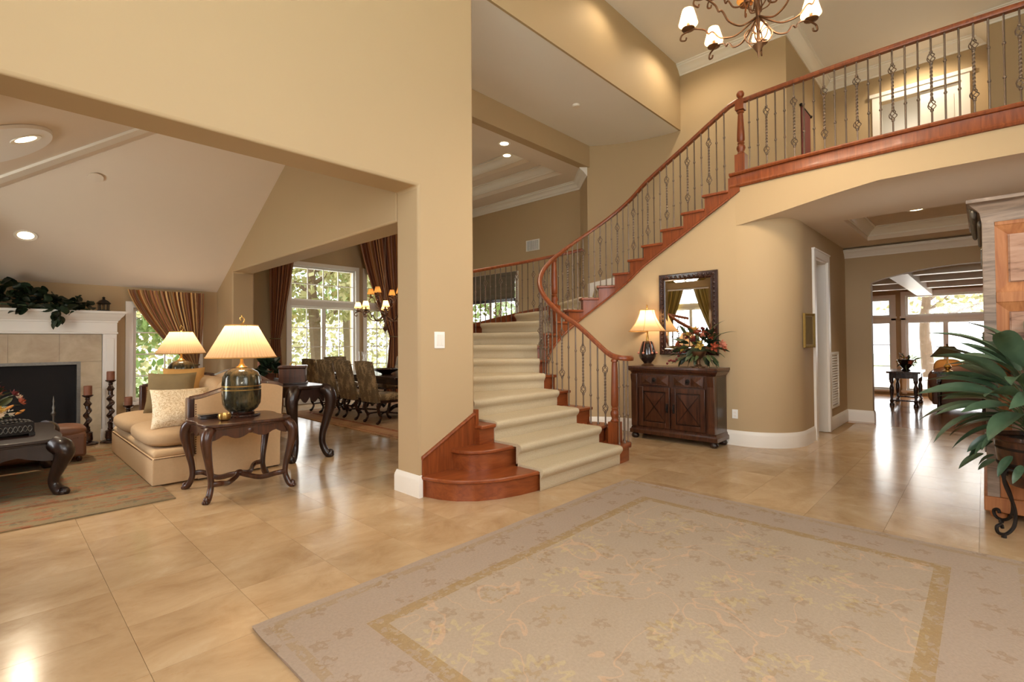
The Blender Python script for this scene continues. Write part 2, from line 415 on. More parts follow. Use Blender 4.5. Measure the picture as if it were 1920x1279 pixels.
def tag(o, label, cat, group=None):
    o['label'] = label; o['category'] = cat
    if group: o['group'] = group
    return o
def thing(name, label, cat, loc=(0, 0, 0), rz=0, group=None):
    o = bpy.data.objects.new(name, None); COL.objects.link(o); o.location = loc; o.rotation_euler = (0, 0, rz); o.empty_display_size = .1
    return tag(o, label, cat, group)
def struct(name, loc=(0, 0, 0), rz=0):
    o = bpy.data.objects.new(name, None); COL.objects.link(o); o.location = loc; o.rotation_euler = (0, 0, rz); o['kind'] = 'structure'; o.empty_display_size = .1
    return o
def smesh(name, mb, mat, bevel=0, ang=38, label=None):
    o = mb.build(name, mat, None, bevel=bevel, ang=ang); o['kind'] = 'structure'
    if label: o['label'] = label
    return o
def copytree(o, loc, rz, label=None, parent=None):
    c = o.copy(); COL.objects.link(c)
    if parent is None: c.location = loc; c.rotation_euler = (0, 0, rz)
    else: c.parent = parent
    if label: c['label'] = label
    for ch in list(o.children): copytree(ch, None, None, None, c)
    return c
def arc(cx, cy, r, a0, a1, n, z=0):
    return [(cx + r * cos(radians(a0 + (a1 - a0) * i / n)), cy + r * sin(radians(a0 + (a1 - a0) * i / n)), z) for i in range(n + 1)]
def spline(pts, n=6):
    """Catmull-Rom through points"""
    P = [Vector(p) for p in pts]; out = []
    for i in range(len(P) - 1):
        p0 = P[i - 1] if i else P[0] * 2 - P[1]; p1, p2 = P[i], P[i + 1]; p3 = P[i + 2] if i + 2 < len(P) else p2 * 2 - p1
        for k in range(n):
            t = k / n; out.append(.5 * ((2 * p1) + (p2 - p0) * t + (2 * p0 - 5 * p1 + 4 * p2 - p3) * t * t + (3 * p1 - p0 - 3 * p2 + p3) * t ** 3))
    out.append(P[-1]); return out
def lerp(a, b, t): return a + (b - a) * t
def interp(xs, ys, x):
    if x <= xs[0]: return ys[0]
    for i in range(len(xs) - 1):
        if x <= xs[i + 1]: return lerp(ys[i], ys[i + 1], (x - xs[i]) / (xs[i + 1] - xs[i]))
    return ys[-1]
def holed(M_, axis, c0, c1, a0, a1, z0, z1, holes):
    """wall slab as boxes round rectangular holes (h0,h1,hz0,hz1); axis 'x' runs along x, thickness c0..c1 in y"""
    xs = sorted({a0, a1, *[h[0] for h in holes], *[h[1] for h in holes]})
    for i in range(len(xs) - 1):
        l, r = xs[i], xs[i + 1]; zz = [(z0, z1)]
        for h in holes:
            if h[0] <= l + 1e-6 and h[1] >= r - 1e-6:
                nz = []
                for s0, s1 in zz:
                    if h[3] <= s0 or h[2] >= s1: nz.append((s0, s1)); continue
                    if h[2] > s0: nz.append((s0, h[2]))
                    if h[3] < s1: nz.append((h[3], s1))
                zz = nz
        for s0, s1 in zz:
            if axis == 'x': M_.box(l, r, c0, c1, s0, s1)
            else: M_.box(c0, c1, l, r, s0, s1)
    return M_
CROWN = [(0, 0), (0, -.13), (.012, -.13), (.02, -.11), (.035, -.10), (.05, -.075), (.075, -.05), (.10, -.035), (.105, -.02), (.12, -.015), (.12, 0)]
BASE = [(0, 0), (.02, 0), (.02, .14), (.016, .16), (.010, .175), (.006, .19), (0, .19)]

# ================================================================ STRUCTURE
CX, CY, RI, RO = 5.82, 3.83, 0.80, 2.60      # stair well centre, inner and outer radius
RIS, NST = 0.1835, 19
ZF = RIS * NST                                # upper floor level
ZC = 6.25                                     # high ceiling
def project(p):
    q = Vector(p) - Vector((0, 0, EYE)); z = q.dot(fw)
    if z < .05: return None
    return 960 + F_PX * q.dot(rt) / z, 626.1 - F_PX * q.dot(up) / z

# ---- floor of travertine slabs
fl = struct('floor', (3.5, 4, 0))
MB().box(-1.8, 9.9, -3.4, 11.3, -.08, -.006).build('grout_bed', 'grout', fl, world=True)
T = .49; tm = MB().box(-T / 2 + .0008, T / 2 - .0008, -T / 2 + .0008, T / 2 - .0008, -.02, 0).mesh('tile', 'travertine')
tiles = []
for i in range(-4, 19):
    for j in range(-6, 23):
        x = .46 + T * (i + .5); y = .045 + T * (j + .5)
        if x > 9.62 or x < -1.5 or y > 11.0: continue
        if x > 8.5 and y > 1.7: continue
        pr = [project((x + sx * T / 2, y + sy * T / 2, 0)) for sx, sy in ((-1, -1), (1, -1), (1, 1), (-1, 1))]
        ar = 0
        if all(pr):
            inside = any(-40 < p[0] < 1960 and p[1] < 1320 for p in pr)
            if inside: ar = abs(sum(pr[k][0] * pr[(k + 1) % 4][1] - pr[(k + 1) % 4][0] * pr[k][1] for k in range(4))) / 2
        if .95 < x < 4.15 and -.15 < y < 2.35: ar *= .02      # under the rug
        if 3.3 < x and y > 3.6 and y < 6.2: ar *= .02         # behind the stairs
        tiles.append((ar, x, y))
tiles.sort(reverse=True)
for ar, x, y in tiles[:300]:
    o = obj('tile', tm, fl, (x - 3.5, y - 4, 0))
rest = MB()
for ar, x, y in tiles[300:]: rest.box(x - T / 2 + .0008, x + T / 2 - .0008, y - T / 2 + .0008, y + T / 2 - .0008, -.02, 0)
o = rest.build('tile_field', 'travertine', fl, world=True); o['kind'] = 'stuff'
smesh('floor_family', MB().box(9.60, 15.5, -4.2, 4.2, -.08, .002), 'oak_floor')
smesh('floor_upper', MB().box(6.75, 12.2, -3.2, 2.3, 3.30, ZF - .002).box(6.75, 8.6, 2.3, 2.37, 3.3, ZF - .002), 'carpet')

# ---- wall with the wide opening to the living room, ending in the pillar beside the stairs
pts = [(-1.55, 3.58, 0), (-1.35, 3.58, 0), (-1.35, 3.58, 2.73), (2.58, 3.58, 2.73), (2.58, 3.58, 0), (3.23, 3.58, 0), (3.23, 3.58, ZC), (-1.55, 3.58, ZC)]
smesh('wall_left', MB().ext(pts, (0, .34, 0)), 'wall_paint', bevel=.022)
# header wall between living room and dining room
pts = [(2.58, 3.921, 4.9), (2.58, 3.921, 2.47), (2.58, 8.45, 2.47), (2.58, 8.45, 0), (2.58, 11.2, 0), (2.58, 11.2, 4.9)]
smesh('wall_living_right', MB().ext(pts, (.32, 0, 0)), 'wall_paint', bevel=.02)
# living room shell
LW = (1.46, 2.28, .50, 1.90)   # window by the fireplace
smesh('wall_living_back', holed(MB(), 'x', 9.2, 9.45, -1.8, 2.58, 0, 2.6, [LW]), 'wall_paint')
SW = (5.75, 7.25, .35, 3.10)
smesh('wall_living_left', holed(holed(MB(), 'y', -1.8, -1.55, 3.93, 5.3, 0, 2.6, []), 'y', -1.8, -1.55, 5.3, 7.7, 0, 3.5, [SW]).box(-1.8, -1.55, 7.7, 9.2, 0, 2.6), 'wall_paint')
K = .515
S1 = [(-1.56, 9.21, 2.2), (2.585, 9.21, 2.2), (2.585, 5.085, 2.2 + K * 4.12)]
s2 = lambda x, y: (x, y, 2.2 + K * (x + 1.56))
XDM = -.38      # a dormer opens over the side window
S2a = [s2(XDM, 8.03), s2(2.585, 5.085), s2(2.585, 3.9), s2(XDM, 3.9)]
S2b = [s2(-1.56, 9.21), s2(XDM, 8.03), s2(XDM, 7.7), s2(-1.56, 7.7)]; S2c = [s2(-1.56, 5.3), s2(XDM, 5.3), s2(XDM, 3.9), s2(-1.56, 3.9)]
smesh('ceiling_living', MB().ext(S1, (0, 0, .15)).ext(S2a, (0, 0, .15)).ext(S2b, (0, 0, .15)).ext(S2c, (0, 0, .15)), 'tan_soffit', ang=10)
smesh('ceiling_dormer', MB().box(-1.8, XDM + .1, 5.2, 7.8, 3.42, 3.5).box(XDM, XDM + .08, 5.2, 7.8, 2.9, 3.42).box(-1.56, XDM, 5.22, 5.3, 2.2, 3.42).box(-1.56, XDM, 7.7, 7.78, 2.2, 3.42), 'tan_soffit')

# ---- stairwell: high soffit, beam, curved outer wall
AW = 38.6
RW = 2.66
arcw = arc(CX, CY, RW, AW, 0, 14); wp = [(p[0], p[1]) for p in arcw] + [(CX + RW, 2.16)]
outer = [(p[0] + .25 * cos(radians(AW * (1 - i / 14))), p[1] + .25 * sin(radians(AW * (1 - i / 14)))) for i, p in enumerate(arcw)] + [(CX + RW + .25, 2.16)]
smesh('wall_stair_outer', MB().prism(wp + outer[::-1], 0, ZC), 'wall_paint')
XW = CX + RW
smesh('ceiling_stair_soffit', MB().box(3.235, 8.7, 3.88, 5.62, 5.11, 5.2), 'ceiling_paint')
smesh('wall_stair_upper', MB().box(3.235, 8.7, 3.87, 3.9, 5.108, ZC), 'wall_paint')
smesh('wall_stair_beam', MB().box(2.905, arcw[0][0] + .05, 5.45, 5.62, 4.70, 5.112), 'wall_paint')
smesh('ceiling_foyer', MB().box(-1.8, 12.4, -3.45, 3.9, ZC, ZC + .1), 'ceiling_paint')

# ---- dining room shell
XD = 8.50
cham = [(arcw[0][0], arcw[0][1]), (XD, arcw[0][1] + (XD - arcw[0][0]))]
smesh('wall_dining_corner', MB().prism([cham[0], cham[1], (XD + .2, cham[1][1]), (XD + .2, cham[0][1] - .1), (cham[0][0] + .25, cham[0][1] - .1)], 0, 5.0), 'wall_paint')
RWIN = (7.95, 9.75, .70, 2.92)
smesh('wall_dining_right', holed(MB(), 'y', XD, XD + .25, cham[1][1], 11.25, 0, 5.1, [RWIN]), 'wall_paint')
DW = (4.52, 6.07, .35, 3.08); DW2 = (6.36, 7.30, .35, 3.08)
smesh('wall_dining_back', holed(MB(), 'x', 11.0, 11.25, 2.58, XD + .25, 0, 5.1, [DW, DW2]), 'wall_paint')
# tray ceiling: flat border, two recessed steps
TX0, TX1, TY0, TY1 = 3.55, 7.85, 6.05, 10.4
dc = holed(MB(), 'x', 5.45, 11.1, 2.6, XD + .1, 4.70, 4.74, [])
dc = MB()
for b in ((2.6, TX0, 5.622, 11.1), (TX1, XD + .1, 5.622, 11.1), (TX0, TX1, 5.622, TY0), (TX0, TX1, TY1, 11.1)): dc.box(*b, 4.70, 4.98)
for b in ((TX0, TX0 + .45, TY0, TY1), (TX1 - .45, TX1, TY0, TY1), (TX0 + .45, TX1 - .45, TY0, TY0 + .45), (TX0 + .45, TX1 - .45, TY1 - .45, TY1)): dc.box(*b, 4.95, 5.22)
dc.box(TX0, TX1, TY0, TY1, 5.2, 5.3)
smesh('ceiling_dining', dc, 'tan_soffit')
n_tr = [0]
def trim(mb, mat='trim_white', ang=30):
    n_tr[0] += 1; return smesh('trim_%d' % n_tr[0], mb, mat, ang=ang)
def rectpath(x0, x1, y0, y1, z): return [(x0, y0, z), (x0, y1, z), (x1, y1, z), (x1, y0, z)]
BIGC = [(o * 1.25, z * 1.25) for o, z in CROWN]
trim(MB().sweep(rectpath(TX0, TX1, TY0, TY1, 4.95), BIGC, closed=True))
trim(MB().sweep(rectpath(TX0 + .45, TX1 - .45, TY0 + .45, TY1 - .45, 5.2), BIGC, closed=True))
trim(MB().sweep([(2.9, 5.63, 4.70), (2.9, 11.0, 4.70), (XD, 11.0, 4.70), (cham[1][0], cham[1][1], 4.7), (cham[0][0] - .01, cham[0][1] - .01, 4.70)], BIGC))

# ---- wall under the inner stringer, its rounded corner and the hall
def inner(s, rho):
    """plan point at distance rho from the well axis for continuous step number s (nose of step n at s=n)"""
    if s <= 4: return (CX - rho, interp([1, 2, 3, 4], [2.90, 3.19, 3.50, CY], s))
    if s < 14:
        a = radians(180 - 18 * (s - 4)); return (CX + rho * cos(a), CY + rho * sin(a))
    return (CX + rho, interp([14, 15, 16, 17, 18, 19], [CY, 3.60, 3.30, 2.99, 2.69, 2.38], s))
SB = .31
cols = []
for i in range(0, 101):
    s = 2.0 + (19.2666 - 2.0) * i / 100
    if s > 19: p = (CX + RI, 2.38 - (s - 19) * .3)
    else: p = inner(s, RI)
    cols.append((p, min(RIS * min(s, 19.9) - SB + .02, 3.36)))
mb = MB()
def wallstrip(mb, cols, th, z0=0):
    """vertical wall: list of ((x,y), ztop) with thickness th to the left of travel... outward side given by sign"""
    n = len(cols); vs = []; fs = []
    for k, ((x, y), zt) in enumerate(cols):
        a = cols[max(k - 1, 0)][0]; b = cols[min(k + 1, n - 1)][0]
        d = Vector((b[0] - a[0], b[1] - a[1])).normalized(); r = Vector((-d.y, d.x)) * th
        vs += [(x, y, z0), (x, y, zt), (x + r.x, y + r.y, z0), (x + r.x, y + r.y, zt)]
    for k in range(n - 1):
        a = 4 * k; b = a + 4
        fs += [(a, a + 1, b + 1, b), (a + 2, b + 2, b + 3, a + 3), (a + 1, a + 3, b + 3, b + 1)]
    fs += [(0, 2, 3, 1), (4 * n - 4, 4 * n - 3, 4 * n - 1, 4 * n - 2)]
    return mb.add(vs, fs)
smesh('wall_under_stair', wallstrip(mb, cols, .12), 'wall_paint')
XI = CX + RI     # plane of the stringer, console wall and balcony face (6.62)
YH = 1.67        # hall left wall
ell = [(7.22 - .60 * cos(radians(a)), 2.30 - .63 * sin(radians(a))) for a in range(0, 91, 6)]
corner = [(p, 2.98) for p in ell]
smesh('wall_rounded', wallstrip(MB(), corner, .12), 'wall_paint', ang=60)
D0, D1 = 7.74, 8.46  # hall door opening
smesh('wall_hall_left', holed(MB(), 'x', YH, YH + .14, 7.22, 9.85, 0, 2.9, [(D0, D1, -.01, 2.48)]), 'wall_paint')
# balcony face with its arched lower edge
ar = [(2.3, 2.83), (2.2, 2.835), (1.9, 2.875), (1.56, 2.93), (1.2, 2.99), (.8, 3.045), (.3, 3.05), (-1.7, 3.05)]
def bow(y): return max(0, .12 * (1 - ((y - .3) / 2) ** 2))     # the balcony front swells gently into the foyer
def face(u, v):
    y = lerp(2.3, -1.7, u); z = interp([-q[0] for q in ar], [q[1] for q in ar], -y); return (XI - bow(y), y, lerp(z, 3.37, v))
m = MB().surf(face, 48, 4); m.surf(lambda u, v: (face(u, v)[0] + .12, face(u, v)[1], face(u, v)[2]), 48, 4, flip=True); m.box(XI, XI + .12, -3.2, -1.7, 3.05, 3.37)
smesh('wall_balcony_face', m, 'wall_paint', ang=60)
ey = [2.3] + [p[0] for p in ar[1:]]; ez = [2.83] + [p[1] for p in ar[1:]]
yy = [2.3 - i * .2 for i in range(28)]
def soff(u, v):
    y = lerp(2.3, -3.2, u); z = interp([-a for a in ey], ez, -y); t = v * v * (3 - 2 * v)
    return (lerp(XI + .0 - bow(y), 7.35, v), y, lerp(z, 2.86, t))
HT = (7.45, 9.25, -.55, 1.27)
hc = MB().surf(soff, 36, 8)
for b in ((7.35, HT[0], -3.2, YH + .1), (HT[1], 9.9, -3.2, YH + .1), (HT[0], HT[1], HT[3], YH + .1), (HT[0], HT[1], -3.2, HT[2])): hc.box(*b, 2.86, 3.06)
hc.box(HT[0] - .05, HT[1] + .05, HT[2] - .05, HT[3] + .05, 3.05, 3.12)
smesh('ceiling_hall', hc, 'tan_soffit')
trim(MB().sweep(rectpath(*HT, 3.05), CROWN, closed=True))
# hall end wall with arch
AY0, AY1 = -1.05, 1.32
ap = [(AY1 - (AY1 - AY0) * i / 20, 2.27 + .19 * sin(pi * i / 20) ** .8) for i in range(21)]
pl = [(9.85, 1.85, 0), (9.85, 1.85, 2.9), (9.85, -3.2, 2.9), (9.85, -3.2, 0), (9.85, AY0, 0)] + [(9.85, y, z) for y, z in ap[::-1]] + [(9.85, AY1, 0)]
smesh('wall_hall_back', MB().ext(pl, (.16, 0, 0)), 'wall_paint', ang=25)
trim(MB().sweep([(9.85, YH, 2.83), (9.85, -3.2, 2.83)], CROWN))
smesh('wall_hall_right', MB().box(5.0, 9.86, -1.75, -1.6, 0, 3.3), 'wall_paint')

# ---- foyer shell behind the camera (unseen windows added for light)
smesh('wall_back', holed(MB(), 'y', -1.75, -1.55, -3.4, 3.6, 0, ZC, [(-1.2, 2.0, 1.2, 5.6)]), 'wall_paint')
smesh('wall_right', holed(MB(), 'x', -3.45, -3.2, -1.75, 12.4, 0, ZC, [(0, 3.6, 1.7, 5.5)]), 'wall_paint')
# upper corridor
smesh('wall_upper_left', MB().box(XW + .25, 11.2, 2.16, 2.36, 3.3, ZC), 'wall_paint')
UD = (.20, 1.30, ZF, ZF + 2.12)
smesh('wall_upper_back', holed(MB(), 'y', 11.0, 11.16, -3.3, 2.2, 3.3, ZC, [UD]), 'wall_paint')
smesh('wall_upper_jog', MB().box(10.35, 11.0, -3.3, -.12, 3.3, ZC), 'wall_paint')
smesh('wall_upper_room', MB().box(12.2, 12.3, -1.5, 2.3, 3.3, ZC).box(11.1, 12.3, 2.2, 2.3, 3.3, ZC), 'ceiling_paint')
trim(MB().sweep([(XW, 3.87, ZC), (XW, 2.16, ZC), (11.0, 2.16, ZC), (11.0, -.12, ZC), (10.35, -.12, ZC), (10.35, -3.2, ZC)], [(o * 1.3, z * 1.3) for o, z in CROWN]))

# ---- baseboards
def base(name, path, prof=BASE):
    o = smesh(name, MB().sweep(path, prof), 'trim_white', ang=30); return o
base('baseboard_pillar', [(2.90, 3.92, 0), (2.58, 3.92, 0), (2.58, 3.58, 0), (2.603, 3.58, 0)])
pth = [(*inner(s, RI), 0) for s in [9 + .25 * i for i in range(41)]]
pth = pth[:-1] + [(XI, 2.36, 0)] + [(p[0], p[1], 0) for p in ell] + [(D0 - .11, YH, 0)]
base('baseboard_stair', pth)
base('baseboard_hall', [(D1 + .11, YH, 0), (9.85, YH, 0), (9.85, AY1, 0), (10.0, AY1, 0)])
base('baseboard_living', [(1.35, 9.2, 0), (2.58, 9.2, 0), (2.58, 8.45, 0), (2.9, 8.45, 0), (2.9, 11.0, 0), (XD, 11.0, 0), (XD, 6.1, 0)])
base('baseboard_upper', [(XW, 2.9, ZF), (XW, 2.16, ZF), (11.0, 2.16, ZF), (11.0, 1.42, ZF)])

# ---- windows: local x along the wall, y outward, z up
nwin = [0]
def window(loc, rz, w_, z0, z1, lights, casing=.09, mat='trim_white'):
    """lights: list of (x0,x1,z0,z1,cols,rows) sashes inside the opening"""
    nwin[0] += 1; win = struct('window_%d' % nwin[0], (loc[0], loc[1], 0), rz)
    fr = MB(); fr.box(-casing, 0, -.03, .10, z0 - casing, z1 + casing).box(w_, w_ + casing, -.03, .10, z0 - casing, z1 + casing)
    fr.box(0, w_, -.03, .10, z1, z1 + casing).box(-casing - .02, w_ + casing + .02, -.06, .10, z0 - .05, z0)
    fr.build('frame', mat, win)
    for (x0, x1, a, b, nc, nr) in lights:
        e = .045; sf = MB()
        sf.box(x0, x0 + e, .03, .09, a, b).box(x1 - e, x1, .03, .09, a, b).box(x0 + e, x1 - e, .03, .09, a, a + e).box(x0 + e, x1 - e, .03, .09, b - e, b)
        sash = sf.build('sash', mat, win)
        ax0, ax1, az0, az1 = x0 + e, x1 - e, a + e, b - e
        cw, rh = (ax1 - ax0) / nc, (az1 - az0) / nr
        for i in range(1, nc): MB().box(ax0 + i * cw - .009, ax0 + i * cw + .009, .045, .075, az0, az1).build('muntin', mat, sash)
        for j in range(1, nr): MB().box(ax0, ax1, .046, .074, az0 + j * rh - .009, az0 + j * rh + .009).build('muntin', mat, sash)
        pm = MB().box(0, cw, .058, .062, 0, rh).mesh('pane', 'pane_glass')
        for i in range(nc):
            for j in range(nr): obj('pane', pm, sash, (ax0 + i * cw, 0, az0 + j * rh))
    return win
w_ = DW[1] - DW[0]
LL = lambda w: [(0, w, 2.30, 3.08, 4, 2), (0, w / 2, .35, 2.18, 2, 4), (w / 2, w, .35, 2.18, 2, 4)]
window((DW[0], 11.0), 0, w_, DW[2], DW[3], LL(w_))
MB().box(0, w_, -.04, .1, 2.18, 2.30).build('transom_rail', 'trim_white', bpy.data.objects['window_1'])
w2 = DW2[1] - DW2[0]
window((DW2[0], 11.0), 0, w2, DW2[2], DW2[3], [(0, w2, 2.30, 3.08, 3, 2), (0, w2, .35, 2.18, 3, 4)])
MB().box(0, w2, -.04, .1, 2.18, 2.30).build('transom_rail', 'trim_white', bpy.data.objects['window_2'])
window((LW[0], 9.2), 0, LW[1] - LW[0], LW[2], LW[3], [(0, LW[1] - LW[0], LW[2], LW[3], 2, 4)])
window((-1.55, SW[0]), pi / 2, SW[1] - SW[0], SW[2], SW[3], [(0, 1.5, 2.45, 3.10, 2, 1), (0, .75, .35, 2.33, 1, 2), (.75, 1.5, .35, 2.33, 1, 2)])
MB().box(0, 1.5, -.04, .1, 2.33, 2.45).build('transom_rail', 'trim_white', bpy.data.objects['window_4'])
window((XD, RWIN[1]), -pi / 2, RWIN[1] - RWIN[0], RWIN[2], RWIN[3], [(0, .9, RWIN[2], RWIN[3], 1, 2), (.9, 1.8, RWIN[2], RWIN[3], 1, 2)])
window((-1.55, -1.2), pi / 2, 3.2, 1.2, 5.6, [(i * .8, i * .8 + .8, 1.2, 5.6, 1, 5) for i in range(4)])
window((3.6, -3.2), pi, 3.6, 1.7, 5.5, [(i * .9, i * .9 + .9, 1.7, 5.5, 1, 4) for i in range(4)])

# ---- hall door (open) and its casing
dr = struct('door_1', ((D0 + D1) / 2, YH, 0))
cas = MB()
for sx in (-1, 1): cas.box(sx * .36 - (.1 if sx < 0 else 0), sx * .36 + (.1 if sx > 0 else 0), -.03, 0, 0, 2.58)
cas.box(-.36, .36, -.03, 0, 2.48, 2.58).box(-.47, .47, -.04, 0, 2.575, 2.595)
cas.build('casing', 'trim_white', dr)
MB().box(-.36, -.335, 0, .14, 0, 2.48).box(.335, .36, 0, .14, 0, 2.48).box(-.335, .335, 0, .14, 2.455, 2.48).build('jamb', 'trim_white', dr)
MB().box(-.335, -.30, .15, .80, .01, 2.45).build('leaf', 'trim_white', dr)
for z in (.35, 1.25, 2.15): MB().box(-.342, -.328, .07, .15, z, z + .1).build('hinge', 'brass', dr)
smesh('wall_closet', MB().box(7.2, 9.3, 2.9, 3.0, 0, 2.85), 'wall_paint')
# upstairs door frame with the lit room behind
dr = struct('door_2', (11.0, (UD[0] + UD[1]) / 2, ZF))
h = 2.12; cas = MB()
for sy in (-1, 1): cas.box(-.03, 0, sy * .55 - (.1 if sy < 0 else 0), sy * .55 + (.1 if sy > 0 else 0), 0, h + .1)
cas.box(-.03, 0, -.55, .55, h, h + .1).box(-.05, 0, -.7, .7, h + .1, h + .16).build('casing', 'trim_white', dr)
MB().box(0, .16, -.55, -.53, 0, h).box(0, .16, .53, .55, 0, h).build('jamb', 'trim_white', dr)
lf = MB().box(.02, .055, -.53, -.02, .01, h - .01).build('leaf', 'trim_white', dr)
for z0, z1 in ((.2, .95), (1.1, 1.95)): MB().box(.008, .02, -.45, -.10, z0, z1).build('panel', 'trim_white', lf)
light('upper_room_lamp', 'POINT', (11.7, .9, 5.2), 9, (1, .9, .7), shadow_soft_size=.15)

# ================================================================ STAIRCASE
YN = {1: 2.90, 2: 3.19, 3: 3.50, 4: CY, 14: CY, 15: 3.60, 16: 3.30, 17: 2.99, 18: 2.69, 19: 2.38}
def nose(rho, n, d=0.0):
    if n <= 4: return (CX - rho, YN[n] + d)
    if n < 14:
        a = radians(180 - 18 * (n - 4)); return (CX + rho * cos(a) + d * sin(a), CY + rho * sin(a) - d * cos(a))
    return (CX + rho, YN[n] - d)
def edge(rho, n, d0, d1, k=4):
    """points along the tread end at radius rho from nose n (+d0) to nose n+1 (+d1)"""
    out = [nose(rho, n, d0)]
    if 4 <= n < 14:
        for i in range(1, k): out.append(inner(n + i / k, rho))
    out.append(nose(rho, n + 1, d1)); return out
st = thing('staircase', 'curved cherry staircase with beige carpet runner sweeping up to the balcony', 'staircase', (4.1, 3.2, 0))
ZT = .035
def offset_poly(p, d):
    n = len(p); out = []
    ar_ = sum(p[i][0] * p[(i + 1) % n][1] - p[(i + 1) % n][0] * p[i][1] for i in range(n)); sg = 1 if ar_ > 0 else -1
    for i in range(n):
        a = Vector(p[i - 1]); b = Vector(p[i]); c = Vector(p[(i + 1) % n])
        u = (b - a).normalized(); w = (c - b).normalized(); nu = Vector((u.y, -u.x)) * sg; nw = Vector((w.y, -w.x)) * sg
        m = (nu + nw); m = m.normalized() if m.length > 1e-6 else nu
        out.append(tuple(b + m * (d / max(.4, m.dot(nu)))))
    return out
# steps 1 and 2 have bullnose ends that wrap round the pillar (left) and the newel (right)
b1 = [(2.625, 3.565), (2.66, 3.40), (2.73, 3.26), (2.85, 3.135), (3.02, 3.035), (3.22, 2.975), (3.45, 2.945), (4.0, 2.93), (4.80, 2.92), (4.98, 2.93), (5.09, 2.99), (5.15, 3.10), (5.12, 3.23), (5.03, 3.31), (5.02, 3.50), (3.24, 3.50), (3.24, 3.565)]
b2 = [(2.95, 3.565), (2.965, 3.46), (3.01, 3.375), (3.10, 3.31), (3.22, 3.28), (3.45, 3.265), (4.80, 3.235), (4.95, 3.24), (5.06, 3.28), (5.11, 3.36), (5.08, 3.46), (5.02, 3.52), (5.02, 3.84), (3.24, 3.84), (3.24, 3.565)]
for n in range(1, 19):
    z = RIS * n
    if n in (1, 2):
        pb = b1 if n == 1 else b2
        MB().prism(pb, z - RIS, z - ZT).build('riser', 'cherry_flat', st, world=True, ang=60)
        MB().prism(offset_poly(pb, .028), z - ZT, z).build('tread', 'cherry_flat', st, world=True, bevel=.01)
    else:
        if n <= 4: a = edge(RI, n, 0, .012); b = edge(RO, n, 0, .012)
        else: a = [nose(RI, n, 0), nose(RI, n, .025)]; b = [nose(RO, n, 0), nose(RO, n, .025)]
        MB().prism(a + b[::-1], z - RIS - .002, z - ZT).build('riser', 'cherry_flat', st, world=True)
        a = edge(RI - .05, n, -.03, .0); b = edge(RO + (.03 if 5 <= n <= 11 else 0), n, -.03, .0)
        MB().prism(a + b[::-1], z - ZT, z).build('tread', 'cherry_flat', st, world=True, bevel=.008)
# carpet runner, one waterfall piece per step
RC0, RC1 = RI + .26, RO - .19
def rc0(n): return RI + interp([3, 4, 5, 6, 13, 16], [.26, .21, .15, .09, .09, .2], n)
def carp(n):
    z = RIS * n; zz = z - RIS
    prof = [(-.004, zz + .0 if n > 1 else .002), (-.012, zz + .03), (-.012, z - .075), (-.030, z - .055), (-.047, z - .03), (-.050, z - .008), (-.040, z + .013), (-.01, z + .022), (.05, z + .022)]
    def fn(u, v):
        rho = lerp(RC1, rc0(n), u); k = v * 10
        if n == 1: pass
        if k <= 8:
            i = int(min(k, 7)); t = k - i; d = lerp(prof[i][0], prof[i + 1][0], t); h = lerp(prof[i][1], prof[i + 1][1], t)
            p = nose(rho, n, d if n > 1 else d + .022)
        else:
            t = (k - 8) / 2; p0 = nose(rho, n, .05); p1 = nose(rho, n + 1, .012) if n < 19 else nose(rho, n, .1)
            pm = inner(n + .5, rho) if 4 <= n < 14 else ((p0[0] + p1[0]) / 2, (p0[1] + p1[1]) / 2)
            p = (lerp(p0[0], pm[0], t * 2), lerp(p0[1], pm[1], t * 2)) if t <= .5 else (lerp(pm[0], p1[0], t * 2 - 1), lerp(pm[1], p1[1], t * 2 - 1)); h = z + .022
        r = .010 * (sin(40 * u + n) * .3 + sin(17 * u + 2 * n) * .4)
        if 3 < k < 8: h += r * .4
        return (p[0], p[1], h)
    mb = MB().surf(fn, 14, 20)
    # closed side edges of the runner (a thickness of pile)
    base_n = len(mb.v)
    for side in (0, 1):
        i0 = 0 if side == 0 else 14 * 21
        ring = [mb.v[i0 + j] for j in range(21)]
        low = [(x, y, h - .022 if j > 7 else h) for j, (x, y, h) in enumerate(ring)]
        low = []
        for j, (x, y, h) in enumerate(ring):
            q = nose(RC1 if side == 0 else rc0(n), n, .012); 
            low.append((lerp(x, q[0], 1.0) if j < 16 else x, lerp(y, q[1], 1.0) if j < 16 else y, min(h, z - ZT) if j < 6 else (z - .006 if j >= 14 else min(h, z - .006))))
        o = len(mb.v); mb.v += ring + low
        for j in range(20):
            f = (o + j, o + j + 1, o + 21 + j + 1, o + 21 + j); mb.f.append(f if side == 0 else f[::-1])
    return mb
for n in range(1, 19): carp(n).build('carpet_runner', 'carpet', st, world=True, ang=70)
# inner stringer: sawtooth top, smooth lower edge
mb = MB(); colsS = []
def addcol(s, nstep):
    p = inner(s, RI - .022) if s <= 19 else (CX + RI - .022, 2.38 - (s - 19) * .3)
    q = inner(s, RI + .002) if s <= 19 else (CX + RI + .002, 2.38 - (s - 19) * .3)
    colsS.append((p, q, max(0, min(RIS * s - SB, 3.33)), RIS * nstep - ZT + .001))
for n in range(2, 19):
    for k in range(7): addcol(n + k / 6 * .999, n)
for k in range(5): addcol(19 + k * .12, 19)
vs = []; fs = []
for p, q, a, b in colsS: vs += [(*p, a), (*p, b), (*q, a), (*q, b)]
for k in range(len(colsS) - 1):
    a = 4 * k; b = a + 4; fs += [(a, b, b + 1, a + 1), (a + 2, a + 3, b + 3, b + 2), (a, a + 2, b + 2, b), (a + 1, b + 1, b + 3, a + 3)]
MB().add(vs, fs).build('stringer', 'cherry', st, world=True)
